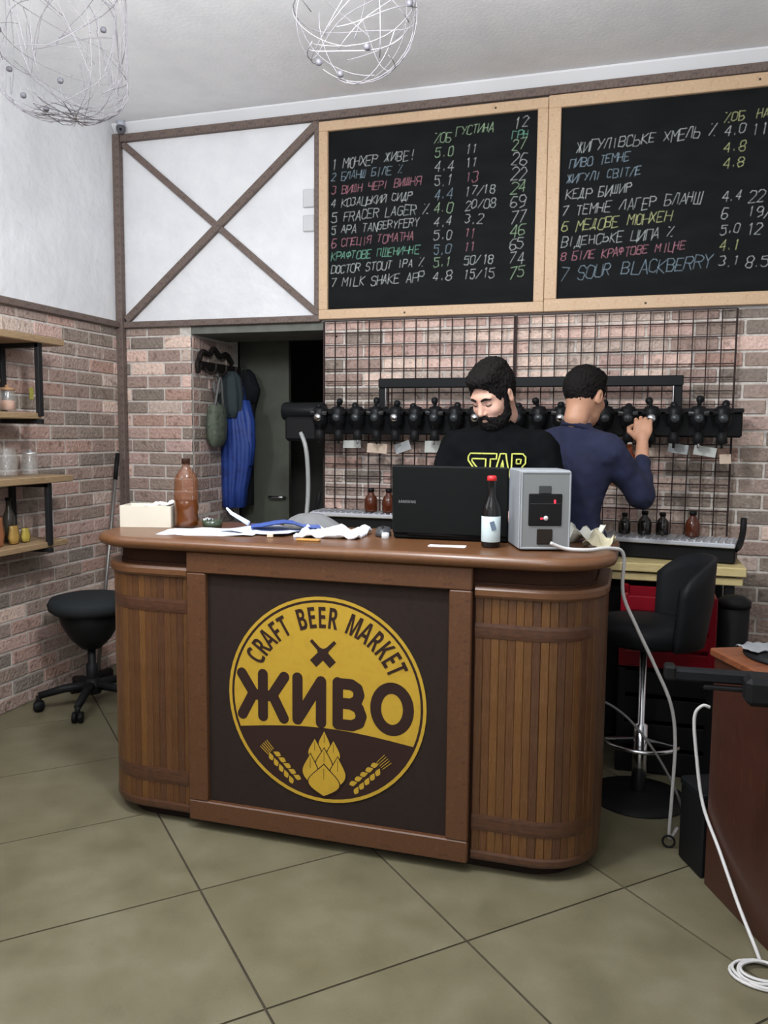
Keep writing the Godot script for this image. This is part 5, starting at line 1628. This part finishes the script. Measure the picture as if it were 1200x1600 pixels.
# ---------------------------------------------------------------- right side: stool, crates, cabinet
func right_side() -> void:
	var bk := mat("black_plastic", c8(24, 24, 25), 0.5)
	var vinyl := mat("black_vinyl", c8(25, 26, 28), 0.5)
	var chrome := mat("chrome", c8(200, 200, 202), 0.2, 1.0)
	var t := thing("bar_stool", "black bar stool with a curved backrest and chrome post right of the counter", "bar stool", Vector3(0.065, 0, -3.29), 0.0)
	part(t, "base_plate", lathe([[0.0, 0.0], [0.19, 0.0], [0.19, 0.006], [0.12, 0.016], [0.03, 0.03], [0.0, 0.031]], 28), bk)
	part(t, "column", lathe([[0.0, 0.02], [0.028, 0.02], [0.028, 0.3], [0.014, 0.305], [0.014, 0.64], [0.0, 0.641]], 16), chrome)
	var ringp := []
	for i in 21:
		var a := PI * 0.1 + PI * 0.8 * i / 20
		ringp.append(Vector3(cos(a) * 0.15, 0.24, sin(a) * 0.15))
	part(t, "foot_ring", tube([Vector3(0.02, 0.24, 0)] + ringp + [Vector3(-0.02, 0.24, 0)], 0.009, 8), chrome)
	part(t, "seat", lathe([[0.0, 0.63], [0.16, 0.632], [0.19, 0.65], [0.195, 0.69], [0.18, 0.715], [0.1, 0.725], [0.0, 0.725]], 28), vinyl)
	var st := begin(true)
	var n := 18
	var m := 6
	var rows := []
	for s in 2:
		for i in n + 1:
			var a := deg_to_rad(-70.0 + 140.0 * i / n) 
			var edge := absf(float(i) / n - 0.5) * 2.0
			for k in m + 1:
				var f := float(k) / m
				var hh := 0.64 + (0.335 - 0.1 * edge * edge * edge) * f
				var r := 0.195 + 0.03 * f + s * 0.035 * (1.0 - 0.5 * absf(f - 0.5))
				rows.append(Vector3(cos(a) * r, hh, sin(a) * r))
	var at := func(s: int, i: int, k: int) -> Vector3: return rows[(s * (n + 1) + i) * (m + 1) + k]
	for i in n:
		for k in m:
			quad(st, at.call(1, i + 1, k), at.call(1, i, k), at.call(1, i, k + 1), at.call(1, i + 1, k + 1))
			quad(st, at.call(0, i, k), at.call(0, i + 1, k), at.call(0, i + 1, k + 1), at.call(0, i, k + 1))
		quad(st, at.call(0, i, m), at.call(0, i + 1, m), at.call(1, i + 1, m), at.call(1, i, m))
		quad(st, at.call(1, i, 0), at.call(1, i + 1, 0), at.call(0, i + 1, 0), at.call(0, i, 0))
	for k in m:
		quad(st, at.call(1, 0, k), at.call(0, 0, k), at.call(0, 0, k + 1), at.call(1, 0, k + 1))
		quad(st, at.call(0, n, k), at.call(1, n, k), at.call(1, n, k + 1), at.call(0, n, k + 1))
	part(t, "backrest", done(st), vinyl, Vector3.ZERO, Vector3(0, 0.15, 0))
	# crates stacked behind the stool
	for k in 2:
		var c := thing("crate", ["black plastic crate at the bottom of the stack behind the bar stool", "red plastic crate on top of the stack behind the bar stool"][k], "crate", Vector3(0.16, [0.0, 0.46][k], -3.665), 0.0, "crates behind the stool")
		var m1: Material = [bk, mat("red_plastic", c8(120, 16, 28), 0.35)][k]
		var hgt: float = [0.45, 0.31][k]
		for s in [-1, 1]:
			part(c, "end_wall", box(Vector3(0.012, hgt, 0.26), 0.003), m1, Vector3(s * 0.184, hgt / 2, 0))
			for b in 4:
				part(c, "side_slat", box(Vector3(0.37, hgt / 4 - 0.018, 0.012), 0.003), m1, Vector3(0, (b + 0.5) * hgt / 4, s * 0.124))
			for e in [-1, 1]:
				part(c, "corner_post", box(Vector3(0.03, hgt, 0.03), 0.004), m1, Vector3(s * 0.174, hgt / 2, e * 0.116))
		part(c, "crate_floor", box(Vector3(0.36, 0.01, 0.25)), m1, Vector3(0, 0.006, 0))
	var bin := thing("waste_bin", "tall black waste bin under the right end of the worktop", "bin", Vector3(0.43, 0, -3.69))
	part(bin, "tub", lathe([[0.0, 0.0], [0.05, 0.0], [0.055, 0.01], [0.062, 0.72], [0.0, 0.721]], 20), bk)
	part(bin, "lid", lathe([[0.0, 0.715], [0.067, 0.715], [0.067, 0.74], [0.04, 0.76], [0.0, 0.765]], 20), bk)
	# thin grey cable behind the counter
	solo("grey_cable", tube(curve([Vector3(-0.1, 0.43, -3.14), Vector3(-0.04, 0.41, -3.13), Vector3(0.03, 0.36, -3.12), Vector3(0.11, 0.27, -3.1), Vector3(0.18, 0.16, -3.08), Vector3(0.24, 0.03, -3.06), Vector3(0.3, 0.006, -3.06)], 5), 0.005, 6), mat("cable_grey", c8(110, 108, 106), 0.5), "thin grey cable sagging behind the bar stool post to the floor", "cable")
	# brown cabinet at the right edge
	var cab := thing("wooden_cabinet", "dark reddish brown wooden cabinet at the right edge of the picture", "cabinet", Vector3(0.261, 0, -2.703) + Vector3(0.41, 0, 0.912) * 0.275 + Vector3(0.912, 0, -0.41) * 0.3, 0.4225)
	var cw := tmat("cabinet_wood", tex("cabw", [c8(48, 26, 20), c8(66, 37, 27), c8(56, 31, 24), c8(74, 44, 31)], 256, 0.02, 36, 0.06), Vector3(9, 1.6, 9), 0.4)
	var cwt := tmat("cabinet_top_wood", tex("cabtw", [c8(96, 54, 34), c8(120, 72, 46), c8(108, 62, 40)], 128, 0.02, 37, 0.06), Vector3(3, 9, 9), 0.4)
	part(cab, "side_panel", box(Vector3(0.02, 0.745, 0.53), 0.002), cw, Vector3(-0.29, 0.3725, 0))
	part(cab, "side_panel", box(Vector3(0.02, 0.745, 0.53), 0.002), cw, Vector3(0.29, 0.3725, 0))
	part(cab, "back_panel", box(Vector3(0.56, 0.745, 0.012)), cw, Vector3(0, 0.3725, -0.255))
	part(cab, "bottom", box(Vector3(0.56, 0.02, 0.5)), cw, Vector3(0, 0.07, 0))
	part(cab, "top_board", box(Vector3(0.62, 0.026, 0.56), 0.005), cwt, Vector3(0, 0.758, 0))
	for s in [-1, 1]:
		var d := part(cab, "door", box(Vector3(0.272, 0.64, 0.02), 0.003), cw, Vector3(s * 0.14, 0.41, 0.256))
		part(d, "knob", lathe([[0.0, 0.0], [0.006, 0.0], [0.006, 0.014], [0.013, 0.02], [0.011, 0.03], [0.0, 0.032]], 12), chrome, Vector3(-s * 0.105, 0.05, 0.01), Vector3(PI / 2, 0, 0))
	part(cab, "plinth", box(Vector3(0.54, 0.06, 0.48)), bk, Vector3(0, 0.03, -0.01))
	var e := Vector3(0.261, 0, -2.703)
	var fdir := Vector3(0.41, 0, 0.912)
	var rdir := Vector3(0.912, 0, -0.41)
	var lb := thing("low_box", "low black box on the floor against the back of the brown cabinet", "box", e - fdir * 0.09 + rdir * 0.17, 0.4225)
	part(lb, "box_body", box(Vector3(0.34, 0.26, 0.15), 0.006), bk, Vector3(0, 0.131, 0))
	part(lb, "box_lid", box(Vector3(0.346, 0.03, 0.155), 0.006), vinyl, Vector3(0, 0.272, 0))
	# stand with a flat foot on the cabinet
	var ty := 0.7712
	var sp := e + fdir * 0.14 + rdir * 0.17
	var sd := thing("display_stand", "black display stand with a broad flat foot on the brown cabinet", "stand", Vector3(sp.x, ty, sp.z), 0.4225)
	part(sd, "foot", lathe([[0.0, 0.0], [0.13, 0.0], [0.135, 0.008], [0.1, 0.02], [0.0, 0.026]], 28), bk)
	part(sd, "stem", box(Vector3(0.035, 0.26, 0.02), 0.004), bk, Vector3(0.02, 0.15, 0))
	part(sd, "screen_housing", box(Vector3(0.4, 0.27, 0.03), 0.006), bk, Vector3(0.28, 0.33, 0.03))
	solo("grey_booklet", sheet(0.13, 0.09, 0.012, 0.8, 41), mat("booklet", c8(128, 130, 132), 0.6), "grey booklet lying on the foot of the display stand", "booklet", Vector3(sp.x - 0.075, ty + 0.021, sp.z - 0.01), 0.5)
	# black clamp arm lying across the cabinet's front corner
	var ar := thing("clamp_arm", "black metal clamp arm lying across the cabinet, sticking out over the floor", "clamp arm", Vector3(0.42, ty, -2.33), 0.06)
	part(ar, "bar", box(Vector3(0.62, 0.032, 0.04), 0.006), vinyl, Vector3(0.0, 0.0165, 0))
	part(ar, "inner_bar", box(Vector3(0.2, 0.012, 0.02), 0.003), bk, Vector3(-0.12, -0.012, 0.012))
	part(ar, "end_cap", box(Vector3(0.03, 0.04, 0.048), 0.006), bk, Vector3(-0.305, 0.0205, 0))
	part(ar, "clamp_body", box(Vector3(0.11, 0.075, 0.07), 0.014), bk, Vector3(-0.07, 0.0, 0.05))
	for q in [[-0.06, 0.0], [0.0, -0.012], [0.03, 0.022]]:
		part(ar, "bolt", lathe([[0.0, 0.0], [0.008, 0.0], [0.008, 0.008], [0.0, 0.01]], 10), chrome, Vector3(q[0], q[1], 0.084), Vector3(PI / 2, 0, 0))
	# white cable down the cabinet to a coil on the floor
	solo("white_cable", tube(curve([Vector3(0.262, 0.568, -2.735), Vector3(0.238, 0.572, -2.73), Vector3(0.217, 0.531, -2.73), Vector3(0.228, 0.408, -2.725), Vector3(0.252, 0.259, -2.7), Vector3(0.296, 0.163, -2.6), Vector3(0.338, 0.075, -2.47), Vector3(0.372, 0.016, -2.37), Vector3(0.38, 0.008, -2.31)], 6), 0.0055, 8), mat("cable_white", c8(196, 194, 192), 0.5), "white cable hanging down the brown cabinet to the coil", "cable")
	var cp := []
	for i in 97:
		var a := TAU * i / 24.0
		var r := 0.062 - 0.006 * (i / 24) + 0.003 * sin(i * 0.7)
		cp.append(Vector3(cos(a) * r * 1.15 + 0.004 * sin(i * 0.31), 0.006 + 0.004 * (i / 24), sin(a) * r))
	solo("cable_coil", tube(cp, 0.0045, 6), mat("cable_white", c8(196, 194, 192), 0.5), "loose coil of white cable on the floor before the cabinet", "cable", Vector3(0.372, 0.0, -2.25))
	# little black wheel by the cabinet
	var wh := thing("small_ring", "small dark ring lying on the floor beside the cabinet", "ring", Vector3(0.165, 0.0, -2.9))
	var rp := []
	for i in 17: rp.append(Vector3(cos(TAU * i / 16) * 0.02, 0.024 + sin(TAU * i / 16) * 0.02, 0))
	part(wh, "hoop", tube(rp, 0.004, 6), bk)

# ---------------------------------------------------------------- coats in the doorway
func doorway_things() -> void:
	var iron := mat("wrought_iron", c8(34, 30, 28), 0.5)
	var dl := -2.53
	var rk := thing("coat_rack", "dark scrolled iron coat rack on the brick side of the doorway", "coat rack", Vector3(dl, 1.8, -4.42))
	part(rk, "rail", box(Vector3(0.015, 0.05, 0.52), 0.004), iron, Vector3(0.02, 0.03, -0.27))
	for i in 4:
		var z := -0.06 - i * 0.13
		part(rk, "hook", tube(curve([Vector3(0.02, 0.02, z), Vector3(0.06, -0.02, z), Vector3(0.095, 0.0, z), Vector3(0.1, 0.04, z)], 5), 0.008, 8), iron)
	part(rk, "scroll", tube(curve([Vector3(0.025, 0.05, 0.02), Vector3(0.03, 0.11, -0.02), Vector3(0.03, 0.1, -0.1), Vector3(0.03, 0.14, -0.16), Vector3(0.03, 0.1, -0.24), Vector3(0.03, 0.12, -0.32), Vector3(0.03, 0.07, -0.4)], 6), 0.016, 8), iron)
	part(rk, "scroll", tube(curve([Vector3(0.025, 0.06, 0.02), Vector3(0.03, 0.03, 0.045), Vector3(0.03, -0.02, 0.03)], 5), 0.014, 8), iron)
	part(rk, "ring_hook", tube(curve([Vector3(0.07, -0.02, -0.12), Vector3(0.07, -0.06, -0.16), Vector3(0.07, -0.12, -0.15), Vector3(0.07, -0.13, -0.1), Vector3(0.07, -0.07, -0.08)], 6), 0.011, 8), mat("grey_strap", c8(92, 92, 90), 0.6))
	var blue := tmat("blue_cloth", tex("bluec", [c8(20, 42, 104), c8(30, 60, 132), c8(24, 50, 118)], 64, 0.04, 43, 0.06), Vector3(4, 4, 4), 0.6)
	var bj := thing("blue_jacket", "bright blue jacket hanging on the coat rack in the doorway", "jacket", Vector3(-2.44, 0.95, -4.74))
	part(bj, "cloth", drape([[0.8, 0.02, 0.02, 0.0], [0.77, 0.05, 0.05, 0.0], [0.66, 0.068, 0.06, 0.0], [0.52, 0.085, 0.07, 0.01], [0.4, 0.1, 0.075, 0.015], [0.26, 0.092, 0.075, 0.01], [0.12, 0.075, 0.07, -0.005], [0.0, 0.07, 0.065, -0.01]], 6, 0.13, 3, 48), blue)
	part(bj, "sleeve", drape([[0.68, 0.03, 0.03, 0.07], [0.55, 0.038, 0.035, 0.095], [0.4, 0.036, 0.035, 0.1], [0.27, 0.03, 0.03, 0.09]], 4, 0.1, 8, 24), blue)
	part(bj, "sleeve", drape([[0.5, 0.025, 0.03, -0.055], [0.3, 0.03, 0.035, -0.07], [0.1, 0.026, 0.03, -0.07]], 4, 0.1, 9, 24), mat("blue_light", c8(50, 84, 150), 0.6))
	var dk := mat("dark_cloth", c8(30, 32, 36), 0.9)
	var dc := thing("dark_coat", "dark coat hanging behind the blue jacket", "coat", Vector3(-2.465, 0.95, -4.92))
	part(dc, "cloth", drape([[0.86, 0.03, 0.03, 0.0], [0.82, 0.05, 0.05, 0.0], [0.66, 0.065, 0.06, 0.01], [0.4, 0.06, 0.06, 0.0], [0.0, 0.06, 0.06, 0.0]], 5, 0.1, 4, 40), dk)
	part(dc, "hood", drape([[0.89, 0.02, 0.02, 0.02], [0.86, 0.05, 0.05, 0.02], [0.76, 0.08, 0.07, 0.03], [0.66, 0.06, 0.06, 0.02]], 3, 0.08, 5, 24), dk)
	var dc2 := thing("dark_hood", "dark teal hooded top hanging above the blue jacket", "hoodie", Vector3(-2.445, 1.52, -4.7))
	part(dc2, "cloth", drape([[0.29, 0.03, 0.03, 0.0], [0.25, 0.06, 0.055, 0.0], [0.15, 0.075, 0.07, 0.0], [0.05, 0.07, 0.06, 0.0], [0.0, 0.05, 0.045, 0.0]], 4, 0.12, 7, 32), mat("teal_cloth", c8(44, 54, 58), 0.9))
	var camo := tmat("camo", tex("camot", [c8(58, 66, 54), c8(92, 100, 84), c8(74, 80, 70), c8(110, 112, 98)], 128, 0.03, 44, 0.03), Vector3(3, 3, 3), 0.9)
	var cb := thing("camo_bag", "grey-green camouflage bag hanging on the doorway bricks", "bag", Vector3(-2.465, 1.34, -4.54))
	part(cb, "pouch", drape([[0.26, 0.03, 0.05, 0.0], [0.24, 0.045, 0.075, 0.0], [0.14, 0.055, 0.09, 0.0], [0.05, 0.05, 0.085, 0.0], [0.0, 0.03, 0.06, 0.0]], 3, 0.06, 10, 32), camo)
	part(cb, "strap", tube(curve([Vector3(0.02, 0.25, 0.05), Vector3(0.03, 0.42, 0.0), Vector3(0.02, 0.25, -0.05)], 6), 0.008, 6), mat("grey_strap", c8(92, 92, 90), 0.6))

# ---------------------------------------------------------------- under the ceiling
func ceiling_things() -> void:
	var wire := mat("lamp_wire", c8(128, 124, 128), 0.5)
	var dark := mat("lamp_bead", c8(84, 82, 88), 0.5)
	var lamps := [[Vector3(-0.9, 2.765, -2.6), 0.2, 0.2, "silver wire ball pendant near the picture's top middle"], [Vector3(-2.015, 2.83, -2.6), 0.225, 0.26, "silver wire drum pendant hanging at the top left corner"]]
	for k in 2:
		var c: Vector3 = lamps[k][0]
		var rx: float = lamps[k][1]
		var ry: float = lamps[k][2]
		var t := thing("wire_pendant", lamps[k][3], "pendant lamp", Vector3(c.x, CEIL, c.z), 0.0, "wire pendants")
		var o := Vector3(0, c.y - CEIL, 0)
		part(t, "ceiling_rose", lathe([[0.0, -0.025], [0.045, -0.025], [0.05, -0.004], [0.0, -0.001]], 20), mat("white_plastic", c8(225, 225, 222), 0.5))
		part(t, "cord", tube([Vector3(0, -0.02, 0), o + Vector3(0, ry - 0.03, 0)], 0.003, 6), mat("white_plastic", c8(225, 225, 222), 0.5))
		part(t, "socket", lathe([[0.0, -0.05], [0.018, -0.05], [0.02, 0.0], [0.008, 0.015], [0.0, 0.016]], 14), mat("white_plastic", c8(225, 225, 222), 0.5), o + Vector3(0, ry - 0.03, 0))
		var r := RandomNumberGenerator.new()
		r.seed = 91 + k
		var nw := 26 if k == 0 else 62
		for w in nw:
			# wires bent round the form, wandering
			var ax := Vector3(r.randfn(), r.randfn() * (1.0 if k == 0 else 0.5), r.randfn()).normalized()
			var u := ax.cross(Vector3(0.3, 0.5, 0.8)).normalized()
			var v := ax.cross(u)
			var a0 := r.randf() * TAU
			var a1 := a0 + r.randf_range(1.2, 3.6)
			var pts := []
			var wob := r.randf_range(0.02, 0.1)
			var ph := r.randf() * TAU
			for i in 15:
				var a := lerpf(a0, a1, i / 14.0)
				var d := (u * cos(a) + v * sin(a) + ax * wob * sin(a * 3.0 + ph)).normalized()
				if k == 1:
					# drum: flatten the sides outward
					var hr := Vector2(d.x, d.z).length()
					var f := minf(1.0, hr * 1.35) / maxf(hr, 0.01)
					d = Vector3(d.x * f, clampf(d.y * 1.1, -1.0, 1.0), d.z * f)
				pts.append(o + Vector3(d.x * rx, d.y * ry, d.z * rx))
			part(t, "wire", tube(pts, r.randf_range(0.0009, 0.0019), 5), wire)
		for b in [[0.35, -0.75, 0.5], [-0.55, -0.85, 0.3], [0.95, -0.1, 0.25], [-0.2, -0.95, 0.15], [0.75, 0.3, 0.6], [-0.92, -0.35, 0.1], [0.1, 0.3, 0.95], [-0.95, 0.1, 0.3]].slice(0, 4 if k == 0 else 8):
			var d := Vector3(b[0], b[1], b[2]).normalized()
			part(t, "bead", lathe([[0.0, -0.011], [0.009, -0.007], [0.011, 0.0], [0.009, 0.007], [0.0, 0.011]], 10), dark, o + Vector3(d.x * rx, d.y * ry, d.z * rx))
	# small camera in the corner
	var cm := thing("corner_camera", "small grey security camera in the ceiling corner above the post", "camera", Vector3(-2.93, CEIL, -4.29))
	part(cm, "mount", lathe([[0.0, -0.03], [0.022, -0.03], [0.025, -0.004], [0.0, -0.001]], 16), mat("camera_grey", c8(176, 178, 186), 0.4))
	part(cm, "housing", lathe([[0.0, -0.075], [0.016, -0.072], [0.026, -0.055], [0.028, -0.035], [0.02, -0.025], [0.0, -0.024]], 16), mat("camera_dark", c8(86, 86, 92), 0.3))
	part(cm, "lens", lathe([[0.0, 0.0], [0.008, 0.0], [0.007, 0.006], [0.0, 0.007]], 12), mat("black_plastic", c8(24, 24, 25), 0.5), Vector3(0.012, -0.055, 0.02), Vector3(PI / 2, 0, 0))
